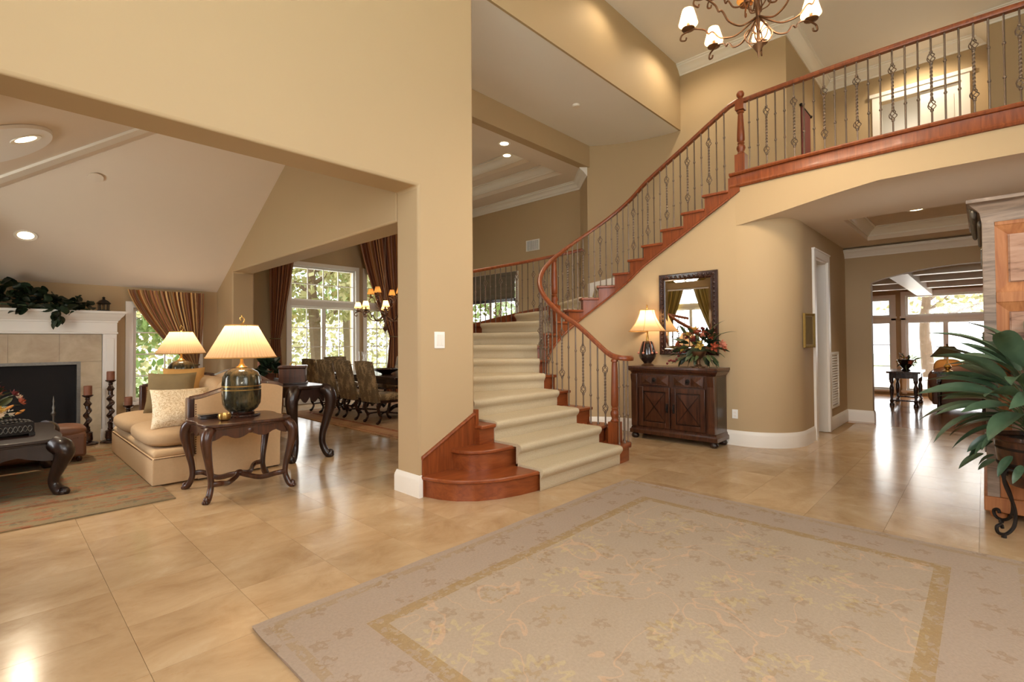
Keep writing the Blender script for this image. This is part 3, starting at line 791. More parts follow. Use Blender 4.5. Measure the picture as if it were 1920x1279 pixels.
path = [(*inner(s, RI - .03), RIS * s - SB + .012) for s in [3 + .25 * i for i in range(65)]]
MB().sweep(path, [(-.002, -.02), (.010, -.02), (.014, 0), (.006, .014), (-.002, .016)]).build('stringer_moulding', 'cherry', st, world=True)
# outer stringer and the wall under it on the dining room side
path = [(*inner(s, RO + .012), RIS * s - .30) for s in [4 + .2 * i for i in range(40)]]
MB().sweep(path, [(-.015, 0), (.015, 0), (.015, .33), (-.015, .33)]).build('outer_stringer', 'cherry', st, world=True)
colo = [((inner(s, RO - .75)[0], inner(s, RO - .75)[1]), RIS * s - .28) for s in [4.6 + .2 * i for i in range(37)]]
smesh('wall_under_stair_outer', wallstrip(MB(), colo, -.08), 'wall_paint')
# skirt boards against the pillar and the stair wall
sk = [(2.605, 3.565, 0), (2.605, 3.565, .335), (3.225, 3.565, .66), (3.225, 3.565, 0)]
MB().ext(sk, (0, .016, 0)).build('skirt_board', 'cherry', st, world=True)
MB().sweep([(2.60, 3.566, .325), (3.23, 3.566, .655)], [(-.014, 0), (.012, 0), (.016, .012), (.010, .026), (-.014, .026)]).build('skirt_cap', 'cherry', st, world=True)
MB().box(3.215, 3.255, 3.55, 3.60, .52, .70).build('skirt_end', 'cherry', st, world=True)
path = [(*inner(s, RW - .004), RIS * s - .02) for s in [11.85 + .25 * i for i in range(29)]]
MB().sweep(path, [(0, 0), (.02, 0), (.02, .26), (.008, .30), (0, .30)]).build('white_skirt', 'trim_white', st, world=True)

# ---------------------------------------------------------------- balusters
HB = .90
def rod(mb, z0, z1, r=.009): mb.tube([(0, 0, z0), (0, 0, z1)], r, 6)
def collar(mb, z): mb.lathe([(.009, z - .014), (.015, z - .007), (.015, z + .007), (.009, z + .014)], 8, cap=False)
mb = MB(); rod(mb, 0, HB); collar(mb, .30); collar(mb, .62); mb.lathe([(.014, 0), (.014, .012), (.007, .03)], 8)
BAL_PLAIN = mb.mesh('baluster', 'iron', 60)
mb = MB()
B0, B1 = .21, .69
rod(mb, 0, B0 - .04); rod(mb, B1 + .04, HB)
for zc in (B0, B1):
    for k in range(4):
        pth = []
        for i in range(9):
            t = i / 8; a = k * pi / 2 + t * pi * .9; r = .005 + .030 * sin(pi * t); pth.append((r * cos(a), r * sin(a), zc - .052 + .104 * t))
        mb.tube(pth, .0048, 5)
    collar(mb, zc - .055); collar(mb, zc + .055)
vs = []; fs = []; K2 = 30
for i in range(K2 + 1):
    z = lerp(B0 + .05, B1 - .05, i / K2); a0 = i / K2 * 5 * pi
    for k in range(4): vs.append((.013 * cos(a0 + k * pi / 2), .013 * sin(a0 + k * pi / 2), z))
for i in range(K2):
    for k in range(4): fs.append((i * 4 + k, i * 4 + (k + 1) % 4, i * 4 + 4 + (k + 1) % 4, i * 4 + 4 + k))
mb.add(vs, fs); mb.lathe([(.014, 0), (.014, .012), (.007, .03)], 8)
BAL_BASKET = mb.mesh('basket_baluster', 'iron', 60)
def baluster(par, x, y, z0, z1, basket):
    l = par.location
    return obj('basket_baluster' if basket else 'baluster', BAL_BASKET if basket else BAL_PLAIN, par, (x - l[0], y - l[1], z0 - l[2]), (0, 0, random.random() * 6), (1, 1, (z1 - z0) / HB))
RAILP = [(-.030, -.028), (.030, -.028), (.034, -.012), (.032, .008), (.024, .022), (.010, .030), (-.010, .030), (-.024, .022), (-.032, .008), (-.034, -.012)]
def railing(par, path, name='handrail'): return MB().sweep(path, RAILP).build(name, 'cherry', par, world=True, ang=60)
def newel(par, x, y, z0, z1, w=.046, block_top=None, name='newel_post'):
    """turned post: square plinth, vase, tapering shaft"""
    l = par.location; h = z1 - z0; m = MB()
    bh = .24 if block_top is None else .26
    m.box(-w, w, -w, w, 0, bh)
    k = w / .055
    prof = [(.044, bh), (.048, bh + .01), (.036, bh + .03), (.034, bh + .04), (.048, bh + .085), (.046, bh + .11), (.032, bh + .135), (.040, bh + .15), (.030, bh + .165), (.042, bh + .19), (.040, bh + .30)]
    top = h if block_top is None else block_top
    prof += [(.030, top - .06), (.026, top - .04), (.038, top - .03), (.038, top - .015), (.03, top)]
    m.lathe([(r * k, z) for r, z in prof], 20)
    if block_top is not None:
        m.box(-w * .85, w * .85, -w * .85, w * .85, block_top, h - .13)
        m.lathe([(.05, h - .13), (.055, h - .12), (.03, h - .105), (.026, h - .095), (.045, h - .07), (.048, h - .045), (.034, h - .015), (.012, h - .004), (0, h)], 18)
    o = m.build(name, 'cherry', par); o.location = (x - l[0], y - l[1], z0 - l[2]); return o
# inner stair railing, from the volute to the balcony newel
RR = RI + .05; HR = .94
ra = thing('stair_railing', 'cherry handrail with twisted iron balusters along the inner curve of the stairs', 'railing', (4.95, 3.1, RIS))
def railz(s): return RIS * s + HR if s > 3.4 else RIS * 3.4 + HR - (3.4 - s) * .250
path = [(5.16, 3.0, 1.15), (5.10, 2.965, 1.15), (5.03, 2.965, 1.15), (4.98, 3.0, 1.155), (4.962, 3.06, 1.165), (4.965, 3.12, 1.18)]
path = spline(path, 3)
path += [Vector((*inner(s, RR), railz(s))) for s in [2.05 + .2 * i for i in range(84)]] + [Vector((XI + .05, 2.38, ZF + HR)), Vector((XI + .05, 2.28, ZF + HR + .03))]
railing(ra, path)
newel(ra, 4.955, 3.09, RIS, 1.145, .058)
for x, y in ((4.90, 3.00), (5.0, 2.99), (5.09, 3.0), (5.12, 3.07)): baluster(ra, x, y, RIS, 1.125, False)
for n in range(2, 19):
    for k, ds in enumerate((.12, .45, .78)):
        s = n + ds; p = inner(s, RR)
        baluster(ra, p[0], p[1], RIS * n, railz(s) - .028, k == 0)
p = inner(9.1, RR); newel(ra, p[0], p[1], RIS * 9, RIS * 9.1 + HR - .02, .066)
newel(ra, XI + .06, 2.24, ZF, ZF + 1.10, .062, block_top=.84, name='balcony_newel')
# outer stair railing above the dining room
ro = thing('stair_railing', 'cherry handrail with iron balusters above the dining room side of the stairs', 'railing', (*inner(9, RO - .07), 0))
railing(ro, [(*inner(s, RO - .07), RIS * s + HR) for s in [4.7 + .15 * i for i in range(48)]])
k = 0
s = 4.8
while s < 11.75:
    p = inner(s, RO - .07); baluster(ro, p[0], p[1], RIS * int(s), RIS * s + HR - .028, k % 3 == 1); s += 1 / 7; k += 1
# balcony railing 
rb = thing('balcony_railing', 'straight cherry balcony railing with basket balusters over the arched hall', 'railing', (XI + .06, .6, ZF))
railing(rb, [(XI + .06 - bow(2.19 - .1 * k), 2.19 - .1 * k, ZF + .955) for k in range(36)])
for k in range(33): baluster(rb, XI + .06 - bow(2.13 - .105 * k), 2.13 - .105 * k, ZF + .02, ZF + .93, k % 3 == 2)
MB().sweep([(XI - .002, 2.36, 0)] + [(XI - .002 - bow(2.3 - .1 * k), 2.3 - .1 * k, 0) for k in range(41)], [(-.1, ZF + .02), (.05, ZF + .02), (.055, ZF + .005), (.045, ZF - .015), (.02, ZF - .02), (.018, ZF - .12), (.022, ZF - .13), (.03, ZF - .15), (.02, ZF - .17), (0, ZF - .175), (0, ZF - .02), (-.1, ZF - .02)]).build('fascia_board', 'cherry', rb, world=True, ang=30)

# ================================================================ FOYER THINGS
# ---- rug
def rug(name, label, x0, x1, y0, y1, mat, h=.012):
    hx, hy = (x1 - x0) / 2, (y1 - y0) / 2; m = MB()
    def fn(u, v):
        x, y = lerp(-hx, hx, u), lerp(-hy, hy, v)
        return (x + .004 * sin(9 * y), y + .004 * sin(7 * x), h + .0008 * sin(11 * x + 3 * y))
    m.surf(fn, 24, 20, flip=False)
    e = .0
    rim = [(-hx, -hy), (hx, -hy), (hx, hy), (-hx, hy)]
    m.prism([(x * .9985, y * .9985) for x, y in rim], .001, h - .001)
    o = m.build(name, mat, None, ang=60); o.location = ((x0 + x1) / 2, (y0 + y1) / 2, 0); return tag(o, label, 'rug')
rug('foyer_rug', 'large faded beige floral wool rug on the travertine foyer floor', .86, 4.26, -.22, 2.53, 'rug_beige', .014)

# ---- console cabinet: local x along the wall (width), y towards the wall, z up; front at y=0
cab = thing('console_cabinet', 'carved dark walnut two-door console cabinet against the foyer wall', 'cabinet', (6.205, 3.02, 0), -pi / 2)
Wc, Dc = .61, .40
m = MB(); m.box(-Wc + .03, Wc - .03, .03, Dc, .16, .94); body = m.build('body', 'walnut', cab)
m = MB(); m.sweep([(-Wc, Dc, 0), (-Wc, 0, 0), (Wc, 0, 0), (Wc, Dc, 0)], [(-.03, .075), (.0, .075), (.0, .12), (-.015, .135), (-.02, .155), (-.03, .17), (-.05, .17), (-.05, .075)]); m.box(-Wc + .04, Wc - .04, .04, Dc, .08, .165); m.build('plinth', 'walnut', cab)
m = MB(); m.box(-Wc - .02, Wc + .02, -.02, Dc, .965, 1.0); m.sweep([(-Wc, Dc, 0), (-Wc, 0, 0), (Wc, 0, 0), (Wc, Dc, 0)], [(-.03, .90), (-.02, .90), (-.012, .925), (.008, .94), (.014, .965), (-.03, .965)]); m.build('top', 'walnut', cab, bevel=.006)
for sx in (-1, 1):
    for y in (.05, Dc - .06): MB().lathe([(.03, 0), (.048, .012), (.055, .035), (.045, .06), (.03, .075)], 16, (sx * (Wc - .06), y, 0)).build('bun_foot', 'walnut_deep', cab)
    pi_ = MB().box(sx * (Wc - .075) - .045, sx * (Wc - .075) + .045, -.004, .03, .17, .90); pi_.ext([(sx * (Wc - .075) - .04, -.004, .90), (sx * (Wc - .075) - .04, -.03, .89), (sx * (Wc - .075) - .04, -.025, .83), (sx * (Wc - .075) - .04, -.004, .76)], (.08, 0, 0)); pi_.build('corbel_pilaster', 'walnut', cab, bevel=.004)
    # drawer with pointed raised fields and a ring pull
    cx = sx * .235; dw = MB().box(cx - .205, cx + .205, .005, .03, .745, .885).build('drawer', 'walnut', cab, bevel=.005)
    for fx in (-1, 1):
        px = cx + fx * .115; MB().add([(px - .075, .005, .76), (px + .075, .005, .76), (px + .075, .005, .87), (px - .075, .005, .87), (px, -.018, .815)], [(0, 1, 4), (1, 2, 4), (2, 3, 4), (3, 0, 4)]).build('raised_field', 'walnut', dw, ang=5)
    MB().tube([(cx + .022 * cos(a * pi / 6), -.012, .80 + .022 * sin(a * pi / 6)) for a in range(12)], .004, 6, closed=True).build('ring_pull', 'black_iron', dw)
    MB().lathe([(.0, -.0), (.03, 0), (.03, .006), (0, .012)], 12).xf(rx=pi / 2, loc=(cx, .004, .82)).build('back_plate', 'black_iron', dw)
    # door with mitred X panel
    x0, x1 = (cx - .225, cx + .222); z0, z1 = .185, .725
    do = MB(); do.box(x0, x1, .012, .03, z0, z1)
    for b in ((x0, x0 + .06, z0, z1), (x1 - .06, x1, z0, z1)): do.box(b[0], b[1], -.002, .03, b[2], b[3])
    do.box(x0 + .06, x1 - .06, -.002, .03, z0, z0 + .06).box(x0 + .06, x1 - .06, -.002, .03, z1 - .06, z1)
    door = do.build('door', 'walnut', cab, bevel=.004)
    a0, a1, c0, c1 = x0 + .07, x1 - .07, z0 + .075, z1 - .075; mx, mz = (a0 + a1) / 2, (c0 + c1) / 2; MB().box(a0, a1, .0106, .0125, c0, c1).build('panel_backing', 'walnut_deep', door)
    MB().tube([(a0 - .004, .006, c0 - .004), (a1 + .004, .006, c0 - .004), (a1 + .004, .006, c1 + .004), (a0 - .004, .006, c1 + .004)], .008, 6, closed=True).build('panel_moulding', 'walnut_deep', door)
    cn = [(a0, .010, c0), (a1, .010, c0), (a1, .010, c1), (a0, .010, c1)]; g = .011
    for i in range(4):
        p, q_ = Vector(cn[i]), Vector(cn[(i + 1) % 4]); c = Vector((mx, .003, mz)); ctr = (p + q_ + c) / 3
        tri = [v_ + (ctr - v_).normalized() * g for v_ in (p, q_, c)]
        MB().add(tri, [(0, 1, 2)]).build('veneer_field', 'walnut', door)
    kx = x1 - .035 if sx < 0 else x0 + .035
    MB().box(kx - .014, kx + .014, -.010, -.002, .39, .51).tube([(kx, -.012, .50), (kx, -.03, .47), (kx, -.03, .43), (kx, -.012, .40)], .006, 6).build('iron_handle', 'black_iron', door)
    MB().box(sx * (Wc - .03) - .003, sx * (Wc - .03) + .003, .08, Dc - .05, .22, .88).build('side_panel', 'walnut_deep', cab)

# ---- bell lamp on the cabinet
def bell(r0, r1, z0, z1, n=12, pw=1.7): return [(lerp(r0, r1, 1 - (1 - i / n) ** pw), lerp(z0, z1, i / n)) for i in range(n + 1)]
lp = thing('table_lamp', 'table lamp with dark glazed urn base and silk bell shade on the console cabinet', 'lamp', (6.40, 3.45, 1.0))
MB().lathe([(.085, 0), (.088, .01), (.07, .022), (.055, .03), (.05, .04)], 24).build('foot', 'bronze', lp)
MB().lathe([(.05, .035), (.06, .05), (.105, .10), (.118, .14), (.108, .20), (.082, .29), (.068, .335), (.06, .345), (0, .345)], 28).build('urn_body', 'glaze_dark', lp)
MB().tube([(0, 0, .34), (0, 0, .74)], .008, 8).tube(spline([(.02, 0, .345), (.03, 0, .38), (.012, 0, .44), (.012, 0, .50)]), .006, 6).tube(spline([(-.02, 0, .345), (-.03, 0, .38), (-.012, 0, .44), (-.012, 0, .50)]), .006, 6).build('stem', 'brass', lp)
for k in range(6):
    a = k * pi / 3; MB().tube(spline([(.066 * cos(a), .066 * sin(a), .34), (.088 * cos(a), .088 * sin(a), .29), (.114 * cos(a), .114 * sin(a), .20)]), .004, 5).ball((.122 * cos(a), .122 * sin(a), .18), .017, 8, 6).build('tassel', 'flower_pink', lp)
sb = MB().lathe(bell(.255, .10, .485, .785), 28, cap=False); sh_ = sb.build('lamp_shade', 'silk_shade', lp, ang=80)
for z, r in ((.485, .256), (.785, .101)): MB().tube([(r * cos(a * pi / 16), r * sin(a * pi / 16), z) for a in range(32)], .005, 5, closed=True).build('shade_trim', 'gold_fabric', sh_)
for k in range(6):
    a = k * pi / 3 + .3; MB().tube([((r + .001) * cos(a), (r + .001) * sin(a), z) for r, z in bell(.255, .10, .485, .785, 8)], .003, 4).build('shade_rib', 'gold_fabric', sh_)
MB().lathe([(.004, .74), (.006, .80), (.014, .81), (.006, .825), (.012, .845), (.003, .86), (0, .88)], 10).build('finial', 'brass', lp)
MB().ball((0, 0, .60), .028, 10, 8).build('bulb', 'bulb', lp)
light('lamp_bulb', 'POINT', (0, 0, .66), 9, (1, .80, .56), parent=lp, shadow_soft_size=.05)

# ---- wall mirror (plane x = XI, facing -x)
mi = thing('wall_mirror', 'rectangular mirror in carved dark frame above the console cabinet', 'mirror', (XI - .004, 2.945, 1.72), 0)
hw, hh, fwid = .415, .565, .095
m = MB().sweep([(0, hw, -hh), (0, -hw, -hh), (0, -hw, hh), (0, hw, hh)], [(0, 0)] * 3) if False else MB()
def pframe(m, hw, hh, wd, dep, prof):
    """picture frame in the y-z plane facing -x; prof = (inset, -x height)"""
    cs = [(-1, -1), (1, -1), (1, 1), (-1, 1)]; vs = []; fs = []; n = len(prof)
    for sy, sz in cs:
        for ins, h in prof: vs.append((-h, sy * (hw - ins), sz * (hh - ins)))
    for k in range(4):
        k2 = (k + 1) % 4
        for i in range(n - 1): fs.append((k * n + i, k * n + i + 1, k2 * n + i + 1, k2 * n + i))
    return m.add(vs, fs)
pframe(m, hw, hh, fwid, .03, [(0, 0), (0, .03), (.012, .042), (.03, .038), (.06, .030), (.075, .034), (.088, .026), (fwid, .018), (fwid, .006)])
m.build('frame', 'dark_wood', mi, ang=25)
bd = MB()
for i in range(18):
    for sy in (-1, 1): bd.ball((-.036, sy * (hw - .045), lerp(-hh + .05, hh - .05, i / 17)), (.01, .017, .02), 8, 6)
for i in range(12):
    for sz in (-1, 1): bd.ball((-.036, lerp(-hw + .06, hw - .06, i / 11), sz * (hh - .045)), (.01, .02, .017), 8, 6)
bd.build('carved_ornament', 'dark_wood', mi)['kind'] = 'stuff'
gx, gz = hw - fwid, hh - fwid
MB().box(-.014, -.006, -gx, gx, -gz, gz).build('glass', 'mirror_glass', mi)
pframe(MB(), gx, gz, .03, .01, [(0, .020), (.028, .0145)]).build('bevelled_edge', 'mirror_glass', mi)

# ---- flowers
def rosette(layers=3, r=.04, n=5):
    m = MB()
    for l in range(layers):
        rr = r * (1 - l / (layers + .5)); up_ = .25 + .3 * l
        for k in range(n):
            a = 2 * pi * (k + l * .5) / n
            def fn(u, v, a=a, rr=rr, up_=up_):
                w = (u - .5) * 1.5 * sin(pi * min(1, v * .8 + .2)) ; d = v * rr
                return (d * cos(a + w * .75), d * sin(a + w * .75), d * up_ * (1 + v) * .9 + .25 * r * l * .25)
            m.surf(fn, 3, 3)
    m.ball((0, 0, r * .3), r * .28, 8, 5); return m
def leafmesh(name, ln, wd, mat, droop=.25, fold=.12, n=6, tip=1.0):
    m = MB()
    def fn(u, v):
        x = v * ln; w = wd * 1.9 * (v * .97 + .02) ** .65 * max(0, 1 - v) ** .85 + .0015; y = (u - .5) * w
        return (x, y, fold * abs(u - .5) * w * 2 + droop * ln * (.55 * v - v * v))
    m.surf(fn, 4, n); return m.mesh(name, mat, 180)
FL = {k: rosette(3, .042, 5).mesh('flower', k, 180) for k in ('flower_rust', 'flower_burgundy', 'flower_pink', 'rose_cream', 'flower_yellow')}
LF = {'olive': leafmesh('leaf', .11, .045, 'leaf_olive'), 'dark': leafmesh('leaf', .09, .05, 'leaf_dark'), 'long': leafmesh('leaf', .19, .06, 'leaf_olive', .5)}
BERRY = MB().ball((0, 0, 0), .012, 8, 6).mesh('berry', 'flower_burgundy')
def euler_dir(d, roll=0):
    return (Vector(d).to_track_quat('X', 'Z') @ __import__('mathutils').Quaternion((1, 0, 0), roll)).to_euler()
def bouquet(par, c, rad, nf, nl, kinds, seed, flat=1.0, hang=.3, longs=6, sc=1.0, back=1.0):
    rnd = random.Random(seed); c = Vector(c)
    for i in range(nf):
        a = 2.4 * i + rnd.random() * .6; e = rnd.uniform(-.1, 1.35); d = Vector((cos(a) * cos(e), sin(a) * cos(e), sin(e) * flat))
        if d.x > 0: d.x *= back
        p = c + Vector((d.x * rad[0], d.y * rad[1], d.z * rad[2])) * rnd.uniform(.72, .98)
        q = d.normalized().to_track_quat('Z', 'Y').to_euler(); s = rnd.uniform(.75, 1.25) * sc
        obj('flower', FL[kinds[i % len(kinds)]], par, p, q, (s, s, s))
        if i % 2 == 0:
            MB().tube([c * 1.0, (c + p) / 2 + Vector((0, 0, .03)), p], .003, 5).build('stem', 'stem_green', par)
    for i in range(nl):
        a = rnd.uniform(0, 2 * pi); e = rnd.uniform(-hang, 1.2); d = Vector((cos(a) * cos(e), sin(a) * cos(e), sin(e)))
        if d.x > 0: d.x *= back
        p = c + Vector((d.x * rad[0], d.y * rad[1], d.z * rad[2])) * rnd.uniform(.45, .85)
        s = rnd.uniform(.7, 1.3) * sc
        obj('leaf', LF['long'] if i < longs else LF[('olive', 'dark')[i % 2]], par, p, euler_dir(d + Vector((0, 0, rnd.uniform(-.5, .3))), rnd.uniform(-1, 1)), (s, s, s))
fa = thing('flower_arrangement', 'rust and green silk flower arrangement in a footed bronze urn on the cabinet', 'flowers', (6.33, 2.69, 1.0))
MB().lathe([(.085, 0), (.085, .012), (.05, .02), (.025, .045), (.022, .09), (.035, .115), (.075, .15), (.10, .19), (.105, .21), (.095, .205), (0, .19)], 20).build('urn', 'bronze', fa)
for k in range(4):
    a = k * pi / 2 + .4; MB().tube(spline([(.07 * cos(a), .07 * sin(a), .012), (.10 * cos(a), .10 * sin(a), .02), (.115 * cos(a), .115 * sin(a), .004)]), .007, 6).build('claw_foot', 'bronze', fa)
MB().ball((0, 0, .22), (.10, .10, .06), 12, 8).build('moss_bed', 'moss', fa)
bouquet(fa, (0, 0, .24), (.09, .34, .28), 34, 90, ['flower_rust', 'flower_burgundy', 'flower_pink', 'flower_rust', 'flower_yellow'], 5, hang=.8, longs=5, sc=1.4, back=.15)
for i in range(10):
    t = i / 9; obj('berry', BERRY, fa, (-.02, lerp(.18, .42, t), lerp(.2, -.0 + .03, t) + .03 * sin(9 * t)), scale=(1.4, 1.4, 1.4))

# ---- small picture on the rounded wall
pt = thing('framed_picture', 'small gilt framed picture hung on the rounded wall by the hall door', 'picture', (7.27, 1.640, 1.47), radians(80))
pframe(MB(), .15, .22, .03, .02, [(0, 0), (0, .022), (.012, .028), (.03, .016), (.03, .004)]).build('frame', 'gold_frame', pt, ang=25)
MB().box(-.008, -.002, -.10, .10, -.18, .18).build('print', 'olive_velvet', pt)

# ---- switch plate, outlet, vents
sw = thing('light_switch', 'white four-gang switch plate on the pillar beside the stairs', 'switch', (2.805, 3.58, 1.37))
MB().box(-.058, .058, -.008, 0, -.075, .075).build('plate', 'switch_white', sw, bevel=.003)
for i in range(3): MB().box(-.036 + i * .028, -.014 + i * .028, -.012, -.008, -.05, .05).build('rocker', 'trim_white', sw, bevel=.002)
ou = thing('wall_outlet', 'white power outlet low on the wall beside the console cabinet', 'outlet', (XI, 2.34, .40))
MB().box(-.008, 0, -.036, .036, -.058, .058).build('plate', 'switch_white', ou, bevel=.003)
for z in (-.022, .022): MB().box(-.011, -.008, -.016, .016, z - .013, z + .013).build('socket', 'trim_white', ou, bevel=.003)
gr = thing('return_air_grille', 'white louvred return air grille low on the hall wall past the door', 'vent', (8.90, YH, .74))
g = MB(); 
for b in ((-.25, .25, .39, .42), (-.25, .25, -.42, -.39), (-.25, -.22, -.39, .39), (.22, .25, -.39, .39)): g.box(b[0], b[1], -.02, 0, b[2], b[3])
g.build('frame', 'trim_white', gr)
for i in range(20):
    z = -.37 + i * .039; MB().add([(-.22, -.016, z), (.22, -.016, z), (.22, -.002, z + .026), (-.22, -.002, z + .026), (-.22, -.013, z - .002), (.22, -.013, z - .002), (.22, .0, z + .024), (-.22, .0, z + .024)], [(0, 1, 2, 3), (7, 6, 5, 4), (0, 4, 5, 1), (1, 5, 6, 2), (2, 6, 7, 3), (3, 7, 4, 0)]).build('louvre', 'trim_white', gr)
vn = thing('supply_vent', 'white air supply register high on the dining room wall', 'vent', (XD, 7.41, 3.545))
g = MB()
for b in ((-.20, .20, .105, .125), (-.20, .20, -.125, -.105), (-.20, -.18, -.105, .105), (.18, .20, -.105, .105)): g.box(-.015, 0, b[0], b[1], b[2], b[3])
g.build('frame', 'trim_white', vn); MB().box(-.004, 0, -.18, .18, -.105, .105).build('duct_dark_plate', 'black_firebox', vn)  # black plate on the wall stands in for shade inside the duct
for i in range(11): y = -.17 + i * .034; MB().box(-.02, -.006, y - .009, y + .005, -.105, .105).build('louvre', 'switch_white', vn)

# ---- weathered armoire at the right edge: end panel faces the camera (-x), doors face +y
am = thing('armoire', 'tall weathered reclaimed-wood armoire with carved cornice at the right edge', 'armoire', (5.215, 0.0, 0))
AD, AL, AH = 1.10, 1.25, 2.28     # depth into -y, length along +x
MB().box(.03, AL, -AD, -.03, .16, AH).build('carcass', 'weathered_wood', am)
for x in (0.0, AL - .09): MB().box(x, x + .09, -.07, .0, 0.06, AH).build('corner_post', 'weathered_grey', am, bevel=.005)
for b in ((-.10, 0, .10, AH),): pass
pass
for z0, z1 in ((.16, .30), (1.62, 1.70), (2.20, AH)): MB().box(.004, .03, -AD, -.07, z0, z1).build('end_rail', 'weathered_orange', am, bevel=.004)
for z0, z1 in ((.30, 1.62), (1.70, 2.20)):
    fr = MB(); y0, y1 = -AD, -.07
    fr.ext([(.006, y1, z0), (.03, y1 - .07, z0 + .07), (.03, y1 - .07, z1 - .07), (.006, y1, z1)], (.004, 0, 0))
    fr.ext([(.006, y1, z1), (.03, y1 - .07, z1 - .07), (.03, y0, z1 - .07), (.006, y0, z1)], (.004, 0, 0))
    fr.ext([(.006, y1, z0), (.006, y0, z0), (.03, y0, z0 + .07), (.03, y1 - .07, z0 + .07)], (.004, 0, 0))
    fr.build('panel_moulding', 'weathered_orange', am)
    for k in range(9): MB().box(.012 - .006 * (k % 2), .032, -.145 - (k + 1) * .098, -.145 - k * .098 - .003, z0 + .075, z1 - .075).build('plank', ('weathered_wood', 'weathered_grey')[k % 2], am, bevel=.003)
for k in range(2):
    x0 = .10 + k * .53; d_ = MB().box(x0, x0 + .52, -.03, -.005, .25, 2.14).build('door', 'weathered_wood', am, bevel=.004)
    for z in (.5, 1.35, 2.0): MB().tube([(x0 + .01, .002, z - .03), (x0 + .01, .002, z + .03)], .008, 8).lathe([(.004, .03), (.010, .04), (0, .055)], 8, (x0 + .01, .002, z)).build('hinge', 'pewter', d_)
    MB().tube([(x0 + .06, .004, 1.1), (x0 + .06, .03, 1.12), (x0 + .06, .03, 1.2), (x0 + .06, .004, 1.22)], .006, 6).build('pull', 'pewter', d_)
cpath = [(AL + .02, 0, AH), (0, 0, AH), (0, -AD, AH)]
MB().sweep(cpath[::-1], [(-.02, 0), (.0, 0), (-.005, .03), (-.03, .05), (-.06, .09), (-.075, .12), (-.09, .12), (-.09, .14), (.02, .14), (.02, 0)]).build('cornice', 'weathered_grey', am) if False else None
CN = [(.0, -.05), (.006, 0), (.012, .03), (.03, .05), (.055, .075), (.07, .095), (.085, .10), (.085, .125), (-.05, .125), (-.05, -.05)]
MB().sweep([(0, -AD, AH), (0, 0, AH), (AL + .05, 0, AH)], [(-o, z) for o, z in CN]).build('cornice', 'weathered_grey', am)
orn = MB()
for i in range(16):
    x = .05 + i * .075; orn.ball((x, .045, AH + .035), (.026, .02, .04), 8, 6).ball((x + .037, .06, AH + .075), (.016, .014, .02), 8, 6).ball((x + .02, .012, AH - .045), (.02, .015, .03), 8, 6)
orn.build('carved_frieze', 'pewter', am)['kind'] = 'stuff'
MB().box(-.02, AL, -AD, .02, .05, .16).build('base_board', 'weathered_orange', am, bevel=.008)
for x in (.06, AL - .06):
    for y in (-.06, -AD + .06): MB().lathe([(.045, 0), (.05, .03), (.035, .06)], 12, (x, y, 0)).build('foot', 'weathered_orange', am)

# ---- scrolled iron plant stand with a wooden planter and broad-leaved plant
ps = thing('plant_stand', 'black scrolled iron plant stand with oval medallion beside the armoire', 'plant stand', (4.93, -.26, 0))
R0 = .23
for k in range(4):
    a = pi / 4 * (2 * k + 1) + .02; ca, sa = cos(a), sin(a)
    prof = [(R0, .46), (R0 + .025, .43), (R0 + .02, .36), (R0 - .03, .24), (R0 - .05, .15), (R0 - .035, .07), (R0 + .02, .025), (R0 + .075, .035), (R0 + .085, .075), (R0 + .055, .09), (R0 + .045, .065)]
    lg = MB().tube(spline([(r * ca, r * sa, z) for r, z in prof], 5), .0105, 8); lg.lathe([(.014, 0), (.014, .02), (.008, .03)], 8, ((R0 + .035) * ca, (R0 + .035) * sa, 0)); leg = lg.build('leg', 'black_iron', ps)
    a2 = a + pi / 2
    ap_, bp_ = Vector((R0 * ca, R0 * sa, .46)), Vector((R0 * cos(a2), R0 * sin(a2), .46)); mid = (ap_ + bp_) / 2
    ring = MB().tube(spline([ap_, lerp(ap_, bp_, .25) + Vector((0, 0, -.012)), mid + Vector((0, 0, .006)), lerp(ap_, bp_, .75) + Vector((0, 0, -.012)), bp_], 5), .010, 8).build('rim_rail', 'black_iron', ps)
    tn = (bp_ - ap_).normalized(); nn = Vector((mid.x, mid.y, 0)).normalized()
    def at_(u, z, o=0): return mid + tn * u + Vector((0, 0, z)) + nn * o
    MB().tube([at_(.062 * cos(t * pi / 8), -.05 + .04 * sin(t * pi / 8)) for t in range(16)], .006, 6, closed=True).build('medallion_ring', 'black_iron', ring)
    md = MB(); md.ball((0, 0, 0), (.02, .012, .028), 10, 6)
    for j in range(4): md.ball((.026 * cos(j * pi / 2 + .78), 0, .018 * sin(j * pi / 2 + .78)), (.016, .01, .012), 8, 6)
    md.xf(rz=atan2(tn.y, tn.x), loc=mid + Vector((0, 0, -.05))).build('medallion', 'pewter', ring)
    for sg in (-1, 1):
        MB().tube([at_(sg * (.115 + .026 * (1 - t / 16) * cos(t * .75)), -.035 + .026 * (1 - t / 16) * sin(t * .75)) for t in range(16)], .005, 6).build('scroll', 'black_iron', ring)
pl_ = thing('planter', 'round brown wooden planter resting in the iron plant stand', 'planter', (4.93, -.26, .455))
MB().lathe([(.15, -.12), (.18, -.06), (.205, .0), (.215, .10), (.225, .19), (.24, .20), (.24, .225), (.215, .225), (.21, .20), (0, .20)], 28).build('tub', 'walnut', pl_)
for z in (.03, .14): MB().lathe([(.209 + z * .06, z - .012), (.214 + z * .06, z), (.211 + z * .06, z + .012)], 28, cap=False).build('hoop', 'black_iron', pl_)
MB().lathe([(.205, .19), (.1, .21), (0, .215)], 20, cap=False).build('soil', 'soil', pl_)
pp = thing('broad_leaf_plant', 'large green broad-leaved plant spilling from the planter by the armoire', 'plant', (4.93, -.26, .66))
